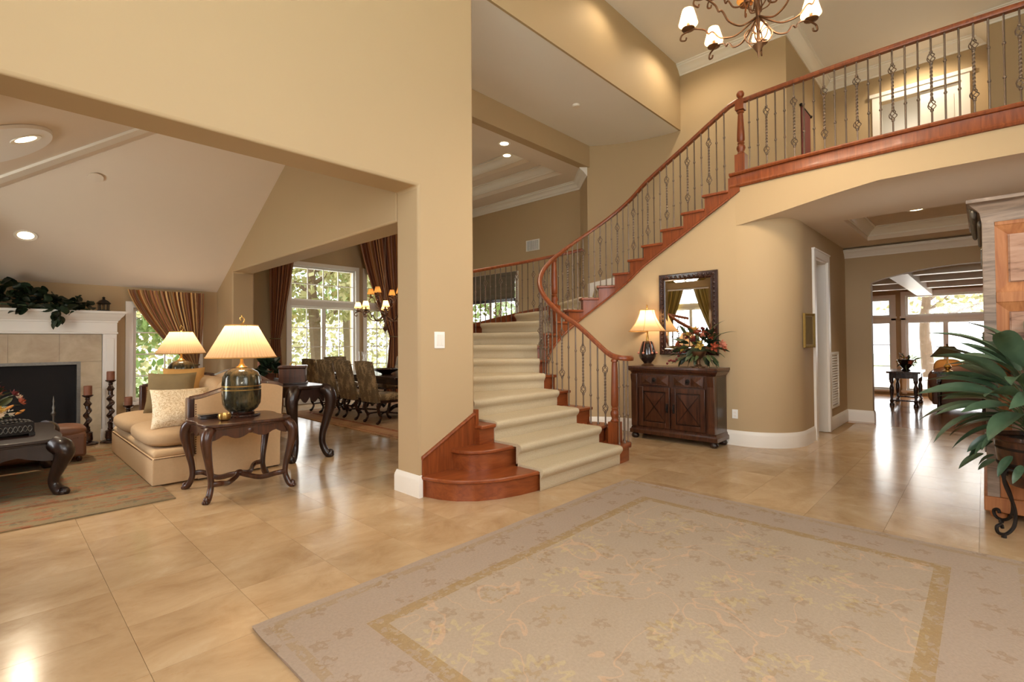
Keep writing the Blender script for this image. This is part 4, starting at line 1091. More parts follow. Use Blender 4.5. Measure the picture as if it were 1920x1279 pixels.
BL = [leafmesh('leaf', .46, .17, 'leaf_green', .55, .2, 9), leafmesh('leaf', .40, .17, 'leaf_green', .35, .16, 9), leafmesh('leaf', .32, .12, 'leaf_green', .3, .2, 8)]
rnd = random.Random(12)
for i in range(84):
    a = 2.399 * i; e = lerp(.95, -.35, (i / 83) ** .9) + rnd.uniform(-.15, .15)
    d = Vector((cos(a) * cos(e), sin(a) * cos(e), sin(e)))
    r0 = .10 + .12 * cos(e); z0 = lerp(.55, .08, i / 83)
    p = Vector((d.x * r0, d.y * r0, z0)); s = rnd.uniform(.75, 1.15)
    MB().tube(spline([(d.x * .03, d.y * .03, 0), (p.x * .5, p.y * .5, z0 * .7), p]), .004, 5).build('stem', 'stem_green', pp)
    obj('leaf', BL[i % 3], pp, p, euler_dir(d, rnd.uniform(-.6, .6)), (s, s, s))
for i in range(12):   # trailing small leaves over the rim
    a = 2.0 + rnd.uniform(-.9, 1.4); r0 = rnd.uniform(.22, .29); s = rnd.uniform(.35, .5)
    p = Vector((cos(a) * r0, sin(a) * r0, rnd.uniform(-.2, .06))); obj('leaf', BL[1], pp, p, euler_dir((cos(a), sin(a), -.8), rnd.uniform(-1, 1)), (s, s, s))

# ---- foyer chandelier (two tiers of scrolled arms with small shades)
def chandelier(name, label, loc, ztop, R1, n1, R2, n2, z2, power, arm_mat='bronze', shade_h=.12, shade_r=(.075, .042), sc=1.0, body_h=.75):
    ch = thing(name, label, 'chandelier', loc); 
    MB().tube([(0, 0, body_h), (0, 0, ztop - loc[2])], .008 * sc, 8).lathe([(.06, ztop - loc[2] - .03), (.07, ztop - loc[2])], 16).build('hanging_rod', arm_mat, ch)
    MB().lathe([(0, 0), (.006, .03), (.012, .06), (.035, .10), (.05, .125), (.022, .15), (.016, .20), (.018, .42), (.03, .46), (.018, .50), (.014, body_h)], 16).build('centre_stem', arm_mat, ch)
    for k in range(6):
        a = k * pi / 3
        MB().tube(spline([(.02 * cos(a), .02 * sin(a), .15), (.085 * cos(a), .085 * sin(a), .16), (.115 * cos(a), .115 * sin(a), .23), (.07 * cos(a), .07 * sin(a), .28), (.02 * cos(a), .02 * sin(a), .24)], 5), .006 * sc, 6).build('scroll', arm_mat, ch)
        MB().tube(spline([(.02 * cos(a), .02 * sin(a), .44), (.09 * cos(a), .09 * sin(a), .48), (.11 * cos(a), .11 * sin(a), .56), (.06 * cos(a), .06 * sin(a), .60), (.03 * cos(a), .03 * sin(a), .55)], 5), .006 * sc, 6).build('scroll', arm_mat, ch)
    def arm(a, R, z0, zt, lp_):
        ca, sa = cos(a), sin(a); P = lambda r, z: (r * ca, r * sa, z)
        pts = [P(.02, z0 + .02), P(.10, z0 - .04), P(R * .33, z0 - .09), P(R * .52, z0 - .07), P(R * .62, z0 - .0), P(R * .66, z0 + .012), P(R * .70, z0 + .0), P(R * .76, zt - .05), P(R * .92, zt - .012), P(R, zt - .02), P(R * 1.10, zt - .04), P(R * 1.12, zt - .085), P(R * 1.05, zt - .10), P(R * 1.03, zt - .075)]
        ar_ = MB().tube(spline(pts, 4), .0085 * sc, 6).build('arm', arm_mat, ch)
        MB().lathe([(.006, -.02), (.03, -.012), (.06, .0), (.062, .008), (.02, .008), (.014, .012), (.014, .06), (0, .06)], 14, P(R, zt)).build('drip_pan', arm_mat, ar_)
        sm = MB().lathe([(shade_r[0], .05), (shade_r[1], .05 + shade_h)], 18, P(R, zt), cap=False).build('shade', 'chandelier_shade', ar_, ang=80)
        MB().ball((P(R, zt)[0], P(R, zt)[1], zt + .085), (.014, .014, .026), 8, 6).build('bulb', 'bulb', ar_)
        if lp_: light('candle_bulb', 'POINT', P(R, zt + .10), power, (1, .82, .60), parent=ch, shadow_soft_size=.03)
    for k in range(n1): arm(2 * pi * k / n1 + .25, R1, .36, .46, True)
    for k in range(n2): arm(2 * pi * k / n2 + .55, R2, z2, z2 + .12, False)
    return ch
chandelier('foyer_chandelier', 'bronze two-tier chandelier with small shades hanging high in the foyer', (4.75, 1.43, 3.88), ZC, .60, 8, .40, 6, .64, 52, body_h=1.0, shade_r=(.088, .05), shade_h=.14)
light('downlight', 'SPOT', (0, 0, .12), 1, parent=bpy.data.objects['foyer_chandelier']) if False else None

# ---- recessed lights and detectors
def can(label, loc, power, tilt=(0, 0, 0), r=.075, spot=1.5, group=None):
    c = thing('recessed_light', label, 'ceiling light', loc, 0, group); c.rotation_euler = tilt
    MB().lathe([(r, -.001), (r + .03, -.006), (r + .032, 0), (r, .0)], 24, cap=False).build('trim_ring', 'trim_white', c)
    MB().lathe([(0, -.004), (r * .8, -.005), (r * .98, -.002)], 20, cap=False).build('lens', 'lamp_lens', c)
    if power: light('downlight', 'SPOT', (0, 0, -.03), power, (1, .84, .62), parent=c, spot_size=spot, spot_blend=.6, shadow_soft_size=.05)
    return c
can('recessed ceiling light nearest the high crown corner above the stairs', (7.55, 3.30, ZC), 55, spot=2.7)
can('recessed light over the upstairs corridor seen through the balcony balusters', (10.4, .74, ZC), 90, spot=2.6)
can('recessed foyer light out above the soffit face', (5.85, 3.45, ZC), 24, spot=2.6)
can('recessed light in the flat border of the dining room ceiling', (5.96, 5.82, 4.70), 60)
can('recessed light inside the dining room ceiling tray', (6.85, 6.62, 4.95 + .0), 60)
can('recessed light in the hall ceiling tray before the arch', (8.35, .62, 3.05), 45)
tl = math.atan(K)
can('bright recessed light low on the sloped living room ceiling', (.28, 8.30, 2.2 + K * .91 - .003), 110, (-tl, 0, 0))
sd = thing('smoke_detector', 'white smoke detector on the high stair soffit', 'detector', (6.39, 4.64, 5.11)); MB().lathe([(.06, 0), (.06, -.02), (.05, -.032), (0, -.034)], 20).build('body', 'trim_white', sd)

# ================================================================ LIVING ROOM
rug('living_rug', 'worn blue and rust patterned rug under the coffee table', -1.3, 1.125, 5.13, 8.35, 'rug_persian')
rect = lambda x0, x1, y0, y1: [(x0, y0), (x1, y0), (x1, y1), (x0, y1)]
# ---- diagonal moulding and round ceiling recess on the left slope
def onS2(x, y, d=0): return (x, y, 2.2 + K * (x + 1.56) - d)
m = MB(); P0, P1 = (-.35, 7.87), (1.35, 6.17)
for off, w, h in ((.10, .13, .03),):
    a = [onS2(P0[0] - off, P0[1] - off, .002), onS2(P1[0] - off, P1[1] - off, .002), onS2(P1[0] - off - w, P1[1] - off - w, .002), onS2(P0[0] - off - w, P0[1] - off - w, .002)]
    m.ext(a, (0, 0, -h))
trim(m)
m = MB(); cxd, cyd = .0, 5.88
ring = [onS2(cxd + 0.36 * cos(i * pi / 24), cyd + .5 * sin(i * pi / 24), .004) for i in range(48)]
m.ext(ring, (0, 0, -.03)); smesh('ceiling_living_medallion', m, 'ceiling_paint')
can('recessed light in the round ceiling medallion of the living room', onS2(.19, 5.76, .036), 90, (0, -math.atan(K), 0))
sp = thing('ceiling_speaker', 'small round detector on the sloped living room ceiling', 'detector', (.80, 7.19, 2.2 + K * 2.01 - .004)); sp.rotation_euler = (-tl, 0, 0)
MB().lathe([(.07, 0), (.07, -.012), (0, -.016)], 20).build('cover', 'tan_soffit', sp)

# ---- fireplace
fp = thing('fireplace', 'white mantel fireplace with stone surround and dark firebox', 'fireplace', (-.15, 9.0, 0))
FX = lambda x: x + .15   # local x offset
def fbox(name, mat, x0, x1, y0, y1, z0, z1, bevel=.004): return MB().box(x0, x1, y0, y1, z0, z1).build(name, mat, fp, world=True, bevel=bevel)
for x0, x1 in ((1.09, 1.245), (-1.545, -1.39)):
    fbox('pilaster', 'trim_white', x0, x1, 9.0, 9.2, 0, 1.50)
    fbox('pilaster_base', 'trim_white', x0 - .012, x1 + .012, 8.985, 9.2, 0, .16)
    fbox('pilaster_bead', 'trim_white', x0 + .03, x1 - .03, 8.992, 9.0, .22, 1.44)
fbox('frieze', 'trim_white', -1.545, 1.245, 9.0, 9.2, 1.50, 1.68)
m = MB().sweep([(-1.545, 9.2, 0), (-1.545, 9.0, 0), (1.245, 9.0, 0), (1.245, 9.2, 0)], [(-.02, 1.502), (.012, 1.502), (.012, 1.525), (.003, 1.535), (.003, 1.66), (.012, 1.665), (.012, 1.685), (.03, 1.70), (.045, 1.73), (.07, 1.755), (.085, 1.785), (.10, 1.79), (.10, 1.818), (-.02, 1.818)])
m.build('mantel_crown', 'trim_white', fp, world=True, ang=30)
MB().box(-1.54, 1.35, 8.895, 9.195, 1.80, 1.822).build('mantel_shelf', 'trim_white', fp, world=True)
# stone tiles of the surround
zs = [(1.12, 1.495)]
xs = [-1.385, -.87, -.36, .15, .64, 1.085]
for i in range(5): MB().box(xs[i] + .001, xs[i + 1] - .001, 9.06, 9.2, 1.12, 1.495).build('stone_tile', 'fire_stone', fp, world=True)
for x0, x1 in ((.86, 1.085), (-1.385, -1.16)):
    for k in range(3): MB().box(x0, x1, 9.06, 9.2, k * .373 + .001, (k + 1) * .373 - .001).build('stone_tile', 'fire_stone', fp, world=True)
# firebox
m = MB().box(-1.16, -1.12, 9.06, 9.19, .1, 1.12).box(.82, .86, 9.06, 9.19, .1, 1.12).box(-1.12, .82, 9.06, 9.19, 1.08, 1.12)
m.build('metal_surround', 'pewter', fp, world=True)
MB().box(-1.12, .82, 9.15, 9.19, 0, 1.08).build('firebox_back', 'black_firebox', fp, world=True)
MB().box(-1.12, .82, 9.06, 9.15, 0, .10).build('firebox_sill', 'fire_stone', fp, world=True)
for i in range(0): x = -1.08 + i * .098; MB().box(x, x + .006, 9.085, 9.09, .10, 1.08).build('curtain_chain', 'hearth_black', fp, world=True)
an = thing('andiron', 'small black turned andiron standing in front of the firebox', 'andiron', (.58, 8.98, 0))
MB().lathe([(.04, 0), (.05, .02), (.015, .05), (.012, .2), (.025, .24), (.012, .28), (.014, .40), (.03, .44), (.012, .48), (.02, .52), (.008, .56), (.014, .60), (0, .68)], 14).build('post', 'pewter', an)
MB().tube(spline([(-.1, -.02, 0), (-.06, -.02, .06), (0, 0, .09), (.06, -.02, .06), (.1, -.02, 0)]), .012, 6).build('feet', 'pewter', an)

# ---- three twisted candlesticks
def candlestick(label, x, y, hb, hc, twist):
    c = thing('candlestick', label, 'candlestick', (x, y, 0), 0, 'turned wooden candlesticks by the fireplace'); 
    MB().lathe([(.112, 0), (.115, .015), (.10, .03), (.05, .045), (.045, .06)], 8).build('base', 'dark_wood', c)
    MB().lathe([(.055, .055), (.06, .075), (.055, .15), (.06, .16), (.03, .18), (.035, .2)], 14).build('plinth', 'dark_wood', c)
    t0, t1 = .20, hb - .14
    m = MB(); nz = 60; vs = []; fs = []
    for i in range(nz + 1):
        z = lerp(t0, t1, i / nz); a = i / nz * twist * 2 * pi; o = .016 if .12 < i / nz < .88 else .0; rr = .026 + .008 * sin(pi * i / nz)
        for k in range(10): vs.append((o * cos(a) + rr * cos(2 * pi * k / 10), o * sin(a) + rr * sin(2 * pi * k / 10), z))
    for i in range(nz):
        for k in range(10): fs.append((i * 10 + k, i * 10 + (k + 1) % 10, i * 10 + 10 + (k + 1) % 10, i * 10 + 10 + k))
    m.add(vs, fs).build('twisted_shaft', 'dark_wood', c)
    MB().lathe([(.03, t1 - .01), (.048, t1 + .02), (.03, t1 + .045), (.022, t1 + .07), (.03, t1 + .085), (.022, t1 + .10), (.06, hb - .012), (.062, hb), (0, hb)], 16).build('drip_cup', 'dark_wood', c)
    MB().lathe([(.046, hb), (.047, hb + .01), (.046, hb + hc - .006), (.04, hb + hc), (.01, hb + hc - .004), (0, hb + hc - .004)], 18).build('candle', 'cream_candle', c)
candlestick('tallest of the three twisted wooden candlesticks, holding a brown candle', 1.15, 8.78, .86, .12, 4.5)
candlestick('middle-height twisted candlestick nearest the firebox, holding a brown candle', .91, 8.80, .67, .125, 2.5)
candlestick('shortest twisted candlestick, beside the sofa, holding a brown candle', 1.32, 8.60, .51, .115, 1.8)
# ---- garland and lantern on the mantel
ga = thing('ivy_garland', 'dark green ivy garland draped along the white mantel shelf', 'garland', (.1, 8.98, 1.822))
GL = [leafmesh('leaf', .12, .15, 'leaf_dark', .3, .1, 5), leafmesh('leaf', .10, .13, 'leaf_dark', .4, .15, 5)]
rnd = random.Random(3)
MB().tube(spline([(-1.0, 0, .03), (-.4, .02, .06), (.1, 0, .05), (.5, -.01, .03), (.85, 0, .02)]), .01, 6).build('vine', 'stem_green', ga)
for i in range(285):
    t = rnd.random(); x = lerp(-.75, .85, t); env = .06 + .26 * (max(0, 1 - abs(x - .05) / .85)) ** .8
    p = Vector((x, rnd.uniform(-.09, .08), rnd.uniform(.01, env)))
    if rnd.random() < .10 and x > -.2 and x < .65: p = Vector((x, rnd.uniform(-.16, -.13), rnd.uniform(-.12, .03)))
    s = rnd.uniform(.75, 1.3); obj('leaf', GL[i % 2], ga, p, (rnd.uniform(-1.2, 1.2), rnd.uniform(-1, .6), rnd.uniform(0, 6.3)), (s, s, s))
for i in range(9):
    obj('leaf', GL[i % 2], ga, (.50 + .02 * sin(i * 2), -.15, -.02 - .017 * i), (rnd.uniform(-.5, .5), 1.2, rnd.uniform(0, 6.3)))
ln = thing('lantern', 'small dark metal lantern at the right end of the mantel', 'lantern', (1.10, 9.03, 1.822))
m = MB().lathe([(.075, 0), (.075, .015), (.06, .02)], 8).lathe([(.065, .10), (.085, .11), (.05, .15), (.02, .165), (.012, .18), (.02, .195), (0, .21)], 8); m.build('cap_and_base', 'black_iron', ln)
for k in range(8): a = k * pi / 4; MB().tube([(.058 * cos(a), .058 * sin(a), .015), (.062 * cos(a), .062 * sin(a), .105)], .005, 5).build('bar', 'black_iron', ln)
MB().lathe([(.05, .018), (.05, .10)], 8, cap=False).build('glass', 'clear_glass', ln)

# ---- sofa (faces -x)
so = thing('sofa', 'beige nailhead-trimmed sofa with carved wood rails, its end towards the foyer', 'sofa', (1.65, 6.75, 0))
def sbox(name, mat, x0, x1, y0, y1, z0, z1, bevel=.02, seg=3): return MB().box(x0, x1, y0, y1, z0, z1).build(name, mat, so, world=True, bevel=bevel, seg=seg)
sbox('skirt_base', 'sofa_fabric_light', 1.05, 2.22, 5.665, 7.92, .015, .27, .012)
sbox('deck', 'sofa_fabric_light', 1.06, 2.1, 5.70, 7.88, .262, .34, .035)
def cushion(x0, x1, y0, y1, z0, z1, pw=4.0, crown=.03):
    m = MB(); cx, cy, cz = (x0 + x1) / 2, (y0 + y1) / 2, (z0 + z1) / 2; hx, hy, hz = (x1 - x0) / 2, (y1 - y0) / 2, (z1 - z0) / 2
    sg = lambda v, e: math.copysign(abs(v) ** e, v)
    n, k = 40, 20; vs = []; fs = []
    for j in range(k + 1):
        ph = -pi / 2 + pi * j / k
        for i in range(n):
            th = 2 * pi * i / n; c, s = sg(cos(ph), .55), sg(sin(ph), .6)
            x, y = sg(cos(th), 2 / pw * .8) * c, sg(sin(th), 2 / pw * .8) * c
            vs.append((cx + hx * x, cy + hy * y, cz + hz * s * (1 + crown * (1 - x * x) * (1 - y * y))))
    for j in range(k):
        for i in range(n): fs.append((j * n + i, j * n + (i + 1) % n, (j + 1) * n + (i + 1) % n, (j + 1) * n + i))
    return m.add(vs, fs)
cushion(1.02, 2.05, 5.72, 6.80, .325, .53).build('seat_cushion', 'sofa_fabric', so, world=True, ang=180)
cushion(1.02, 2.05, 6.80, 7.87, .325, .53).build('seat_cushion', 'sofa_fabric', so, world=True, ang=180)
# end panels: front post, camel top rail, upholstered field
def endpanel(y, th, z_field0):
    prof = [(1.36, .795), (1.46, .81), (1.58, .845), (1.72, .885), (1.88, .915), (2.03, .92), (2.16, .90), (2.24, .87)]
    sp_ = spline([(x, 0, z) for x, z in prof], 5)
    pts = [(p.x, y, p.z) for p in sp_]
    poly = pts + [(2.20, y, z_field0), (1.42, y, z_field0)]
    MB().ext(poly, (0, th, 0)).build('end_panel', 'sofa_fabric_light', so, world=True, ang=40)
    MB().tube([(p.x, y + th / 2, p.z + .005) for p in sp_], .034, 8, flat=1.1).build('top_rail', 'walnut', so, world=True)
    MB().box(1.33, 1.39, y - .015, y + th + .015, .24, .82).build('front_post', 'walnut', so, world=True, bevel=.012)
    MB().tube([(2.235, y + th / 2, .87), (2.22, y + th / 2, .5), (2.20, y + th / 2, .2)], .028, 8).build('rear_post', 'walnut', so, world=True)
    nl = MB()
    for i in range(22): nl.ball((1.402, y - .002, lerp(.27, .75, i / 21)), .007, 6, 4)
    nl.build('nailheads', 'bronze', so, world=True)['kind'] = 'stuff'
endpanel(5.655, .075, .015); endpanel(7.87, .075, .25)
nl = MB()
for i in range(26): nl.ball((lerp(1.07, 1.37, i / 25), 5.662, .265), .006, 6, 4)
for i in range(60): nl.ball((1.048, lerp(5.68, 7.90, i / 59), .265), .006, 6, 4)
nl.build('nailheads', 'bronze', so, world=True)['kind'] = 'stuff'
def backtop(y): t = (y - 5.66) / 2.26; return .88 + .13 * sin(pi * t) ** 1.5
poly = [(2.10, y, backtop(y)) for y in [5.68 + 2.22 * i / 24 for i in range(25)]] + [(2.10, 7.90, .25), (2.10, 5.68, .25)]
MB().ext(poly, (.12, 0, 0)).build('back_panel', 'sofa_fabric_light', so, world=True, ang=40)
MB().tube([(2.16, y, backtop(y) + .01) for y in [5.68 + 2.22 * i / 24 for i in range(25)]], .036, 8).build('back_rail', 'walnut', so, world=True)
for y0, y1 in ((5.75, 6.8), (6.8, 7.86)): cushion(1.86, 2.13, y0, y1, .50, .92, 4).build('back_cushion', 'sofa_fabric', so, world=True, ang=180)
for x, y in ((1.10, 5.70), (1.10, 7.88), (2.18, 5.70), (2.18, 7.88)): MB().box(x - .025, x + .025, y - .02, y + .02, 0, .02).build('foot', 'dark_wood', so, world=True)
# pillows
def pillow(label, mat, loc, size, rot, name='throw_pillow'):
    m = MB(); n = 18
    for sg in (1, -1):
        def fn(u, v, sg=sg):
            x, y = u * 2 - 1, v * 2 - 1; b = ((1 - x ** 4) * (1 - y ** 4)) ** .55
            pin = 1 - .06 * (1 - abs(x)) * 0 - .05 * (abs(y) ** 2) * (1 - abs(x) ** 2) - 0
            return (x * size[0] / 2 * (1 - .07 * (1 - y * y)), y * size[1] / 2 * (1 - .07 * (1 - x * x)), sg * size[2] / 2 * b)
        m.surf(fn, n, n, flip=sg < 0)
    o = m.build(name, mat, None, ang=180); o.location = loc; o.rotation_euler = rot; return tag(o, label, 'pillow')
pillow('olive velvet throw pillow propped at the far end of the sofa', 'olive_velvet', (1.52, 7.22, .76), (.52, .50, .17), (radians(72), 0, radians(-28)))
pillow('cream patterned throw pillow lying against the near wooden arm of the sofa', 'cream_pattern', (1.36, 6.02, .70), (.52, .44, .16), (radians(58), 0, radians(-8)))
pillow('golden throw pillow tucked behind the olive one on the sofa', 'gold_fabric', (1.72, 7.48, .82), (.46, .46, .15), (radians(75), 0, radians(-15)))

# ---- carved end tables with cabriole legs
def cabriole(H, out=.07, r=.026, foot=.04, lift=1.0):
    """leg path in local coords: bows outward at the knee, in at the ankle, scroll foot; diagonal is +x"""
    pts = [(-.01, H), (out * .55, H - .03), (out * .85, H * .82), (out * .45, H * .58), (-.0, H * .36), (-.005, H * .2), (out * .35, H * .075), (out * .75, H * .035), (out * .9, H * .075), (out * .65, H * .10)]
    rad = [r * 1.35, r * 1.5, r * 1.35, r * 1.0, r * .8, r * .75, r * .85, r * .9, r * .6, r * .35]
    sp_ = spline([(x, 0, z) for x, z in pts], 4); rr = [interp(range(len(rad)), rad, i / 4) for i in range(len(sp_))]
    m = MB().tube(sp_, rr, 10); m.ball((out * .7, 0, foot * .55), (foot * .8, foot * .62, foot * .55), 10, 6)
    for k in (-1, 0, 1): m.ball((out * .7 + foot * .5, k * foot * .38, foot * .4), (foot * .42, foot * .25, foot * .4), 8, 5)
    m.ball((out * .85, 0, H * .83), (r * 1.0, r * 1.3, r * 1.5), 10, 6)
    return m
def scallop(hx, hy, amp=.012, n=14):
    out = []
    for (x0, y0), (x1, y1) in (((-hx, -hy), (hx, -hy)), ((hx, -hy), (hx, hy)), ((hx, hy), (-hx, hy)), ((-hx, hy), (-hx, -hy))):
        for i in range(n):
            t = i / n; x, y = lerp(x0, x1, t), lerp(y0, y1, t); w = 1 + amp / hx * sin(2 * pi * t * 2 - pi / 2) if .1 < t < .9 else 1 - amp / hx * 2 * max(0, (.1 - min(t, 1 - t)) / .1)
            out.append((x * w, y * w))
    return out
def apron(m, a, b, z1, dep, th=.018, wave=3):
    """carved apron board between plan points a and b"""
    A, B = Vector((*a, 0)), Vector((*b, 0)); d = (B - A); nrm = Vector((d.y, -d.x, 0)).normalized() * th
    n = 20; top = [A + d * (i / n) + Vector((0, 0, z1)) for i in range(n + 1)]
    low = [A + d * (i / n) + Vector((0, 0, z1 - dep * (.62 + .38 * cos(2 * pi * wave * i / n / 1.5 + pi * .5 * 0) * (1 if 1 else 0)))) for i in range(n + 1)]
    low = [A + d * (i / n) + Vector((0, 0, z1 - dep * (.55 + .45 * abs(cos(pi * (i / n) * wave / 1.0))))) for i in range(n + 1)]
    vs = top + low + [p + nrm for p in top] + [p + nrm for p in low]; k = n + 1; fs = []
    for i in range(n): fs += [(i, i + 1, k + i + 1, k + i), (2 * k + i, 3 * k + i, 3 * k + i + 1, 2 * k + i + 1), (k + i, k + i + 1, 3 * k + i + 1, 3 * k + i)]
    return m.add(vs, fs)
def carved_table(name, label, loc, rz, hx, hy, H, mat='walnut', stretcher=True, out=.06, r=.024, top_th=.028, dep=.085, foot=.036):
    t = thing(name, label, 'table', loc, rz)
    MB().prism(scallop(hx, hy), H - top_th, H).build('top', mat, t, bevel=.008)
    MB().prism([(x * .95, y * .95) for x, y in scallop(hx, hy)], H - top_th - .018, H - top_th).build('top_moulding', mat, t, bevel=.006)
    lx, ly = hx - .055, hy - .055; zb = H - top_th - .015
    for a, b in (((-lx, -ly), (lx, -ly)), ((lx, -ly), (lx, ly)), ((lx, ly), (-lx, ly)), ((-lx, ly), (-lx, -ly))): apron(MB(), a, b, zb, dep).build('apron', mat, t)
    MB().ball((0, -ly - .008, zb - .04), (.04, .015, .028), 10, 6).build('carved_shell', mat, t)
    for sx in (-1, 1):
        for sy in (-1, 1):
            lg = cabriole(zb, out, r, foot).xf(rz=atan2(sy, sx), loc=(sx * lx, sy * ly, 0)); lg.build('leg', mat, t)
    if stretcher:
        for sx in (-1, 1):
            for sy in (-1, 1):
                MB().tube(spline([(sx * lx, sy * ly, H * .22), (sx * lx * .72, sy * ly * .95, H * .21), (sx * lx * .45, sy * ly * .5, H * .15), (sx * lx * .18, sy * ly * .25, H * .18), (0, 0, H * .21)], 6), .024, 8, flat=.8).build('stretcher', mat, t)
        MB().ball((0, 0, H * .22), (.04, .04, .025), 12, 6).build('stretcher_boss', mat, t)
    return t
carved_table('end_table', 'carved dark wood end table with scrolled legs in front of the sofa end', (1.615, 5.085, 0), 0, .37, .34, .66, r=.032, out=.075, dep=.10, foot=.042)
carved_table('end_table', 'dark wood end table half hidden behind the far end of the sofa', (1.80, 8.28, 0), 0, .36, .26, .66, 'dark_wood')
carved_table('sofa_table', 'tall carved console table with heavy cabriole legs behind the sofa', (2.57, 6.45, 0), pi / 2, .78, .22, .855, 'walnut_deep', False, .11, .050, .032, .15, .055)
ct = carved_table('coffee_table', 'large carved dark coffee table with claw feet on the patterned rug', (-.38, 6.74, .012), 0, .84, .72, .50, 'walnut_deep', False, .10, .055, .032, .15, .055)

# ---- ribbed jar lamps with pleated shades
def jar_lamp(label, loc):
    t = thing('table_lamp', label, 'lamp', loc)
    MB().prism([(.16 * cos(i * pi / 4 + pi / 8), .16 * sin(i * pi / 4 + pi / 8)) for i in range(8)], 0, .022).build('plinth', 'dark_wood', t, bevel=.005)
    MB().lathe([(.11, .022), (.115, .035), (.10, .05)], 24).build('foot_ring', 'dark_wood', t)
    vs = []; fs = []; n = 40
    prof = [(.10, .045), (.135, .075), (.158, .12), (.163, .18), (.163, .30), (.158, .37), (.135, .42), (.09, .45), (.045, .46)]
    for r, z in prof:
        for i in range(n):
            a = 2 * pi * i / n; k = 1 + .03 * abs(sin(a * 5)); vs.append((r * k * cos(a), r * k * sin(a), z))
    for j in range(len(prof) - 1):
        for i in range(n): fs.append((j * n + i, j * n + (i + 1) % n, (j + 1) * n + (i + 1) % n, (j + 1) * n + i))
    MB().add(vs, fs).build('jar_body', 'patina_green', t, ang=180)
    for z in (.255, .29): MB().tube([(.168 * cos(a * pi / 20), .168 * sin(a * pi / 20), z) for a in range(40)], .005, 6, closed=True).build('gilt_band', 'brass', t)
    MB().lathe([(.05, .455), (.055, .465), (.03, .48), (.015, .51), (.012, .55), (.008, .56), (.008, .88)], 16).build('neck', 'brass', t)
    sh_ = MB(); 
    sh_.surf(lambda u, v: ((lerp(.30, .135, v) + .003 * sin(u * 2 * pi * 60)) * cos(2 * pi * u), (lerp(.30, .135, v) + .003 * sin(u * 2 * pi * 60)) * sin(2 * pi * u), lerp(.56, .865, v)), 240, 3, uv=True)
    s_ = sh_.build('lamp_shade', 'pleated_shade', t, ang=180)
    for r, z in ((.302, .56), (.137, .865)): MB().tube([(r * cos(a * pi / 24), r * sin(a * pi / 24), z) for a in range(48)], .006, 6, closed=True).build('shade_trim', 'gold_fabric', s_)
    MB().lathe([(.006, .86), (.02, .875), (.01, .885)], 12).tube(spline([(0, 0, .88), (.02, 0, .90), (.022, 0, .93), (0, 0, .945), (-.016, 0, .93), (-.005, 0, .915)]), .006, 6).lathe([(.008, .94), (.01, .955), (0, .975)], 10).build('finial', 'brass', t)
    MB().ball((0, 0, .70), .03, 10, 8).build('bulb', 'bulb', t)
    light('lamp_bulb', 'POINT', (0, 0, .76), 10, (1, .80, .56), parent=t, shadow_soft_size=.05)
jar_lamp('lit table lamp with ribbed green jar base on the near end table', (1.66, 5.16, .66))
jar_lamp('lit table lamp with ribbed jar base beyond the sofa, before the striped curtain', (1.86, 8.24, .66))
bw = thing('brass_bowl', 'small brass votive bowl on the near end table', 'bowl', (1.46, 4.98, .66)); MB().lathe([(.025, 0), (.045, .01), (.055, .035), (.05, .06), (.044, .062), (.04, .04), (0, .03)], 18).build('bowl', 'brass', bw)
tg = thing('coaster_box', 'small black lacquer box at the back corner of the near end table', 'box', (1.40, 5.22, .66)); MB().box(-.08, .08, -.05, .05, 0, .03).build('box', 'glaze_dark', tg, bevel=.004); MB().box(-.083, .083, -.053, .053, .03, .042).build('lid', 'glaze_dark', tg, bevel=.004)
# ---- on the console behind the sofa
bx = thing('decorative_chest', 'brown painted chest with domed lid on the console behind the sofa', 'box', (2.56, 6.15, .855), -.5)
MB().box(-.15, .15, -.10, .10, 0, .19).build('case', 'walnut', bx, bevel=.006); MB().box(-.16, .16, -.11, .11, .19, .225).build('lid', 'walnut', bx, bevel=.01)
MB().box(-.165, .165, -.115, .115, 0, .02).build('plinth', 'walnut_deep', bx, bevel=.005)
MB().tube(spline([(-.03, 0, .225), (-.03, 0, .25), (0, 0, .262), (.03, 0, .25), (.03, 0, .225)]), .006, 6).build('handle', 'brass', bx)
iv = thing('ivy_plant', 'small dark ivy plant in a pot between lamp and chest', 'plant', (2.50, 6.75, .855)); MB().lathe([(.05, 0), (.07, .10), (.075, .11), (.06, .11), (0, .10)], 16).build('pot', 'terracotta', iv)
rnd = random.Random(8)
for i in range(45):
    a = rnd.uniform(0, 6.3); e = rnd.uniform(-.4, 1.4); d = Vector((cos(a) * cos(e), sin(a) * cos(e), sin(e))); obj('leaf', GL[i % 2], iv, Vector((0, 0, .14)) + d * rnd.uniform(.04, .12), euler_dir(d, rnd.uniform(-1, 1)))
for i, (y, h, lb) in enumerate(((6.98, .24, 'taller dark turned candle holder at the end of the sofa console'), (7.08, .18, 'shorter dark turned candle holder at the end of the sofa console'))):
    cc = thing('candle_holder', lb, 'candle holder', (2.50, y, .855)); MB().lathe([(.05, 0), (.05, .01), (.015, .03), (.025, .08), (.012, .11), (.022, h * .7), (.012, h - .03), (.035, h - .01), (.035, h), (0, h)], 14).build('stem', 'dark_wood', cc); MB().lathe([(.025, h), (.025, h + .07), (0, h + .07)], 12).build('candle', 'cream_candle', cc)

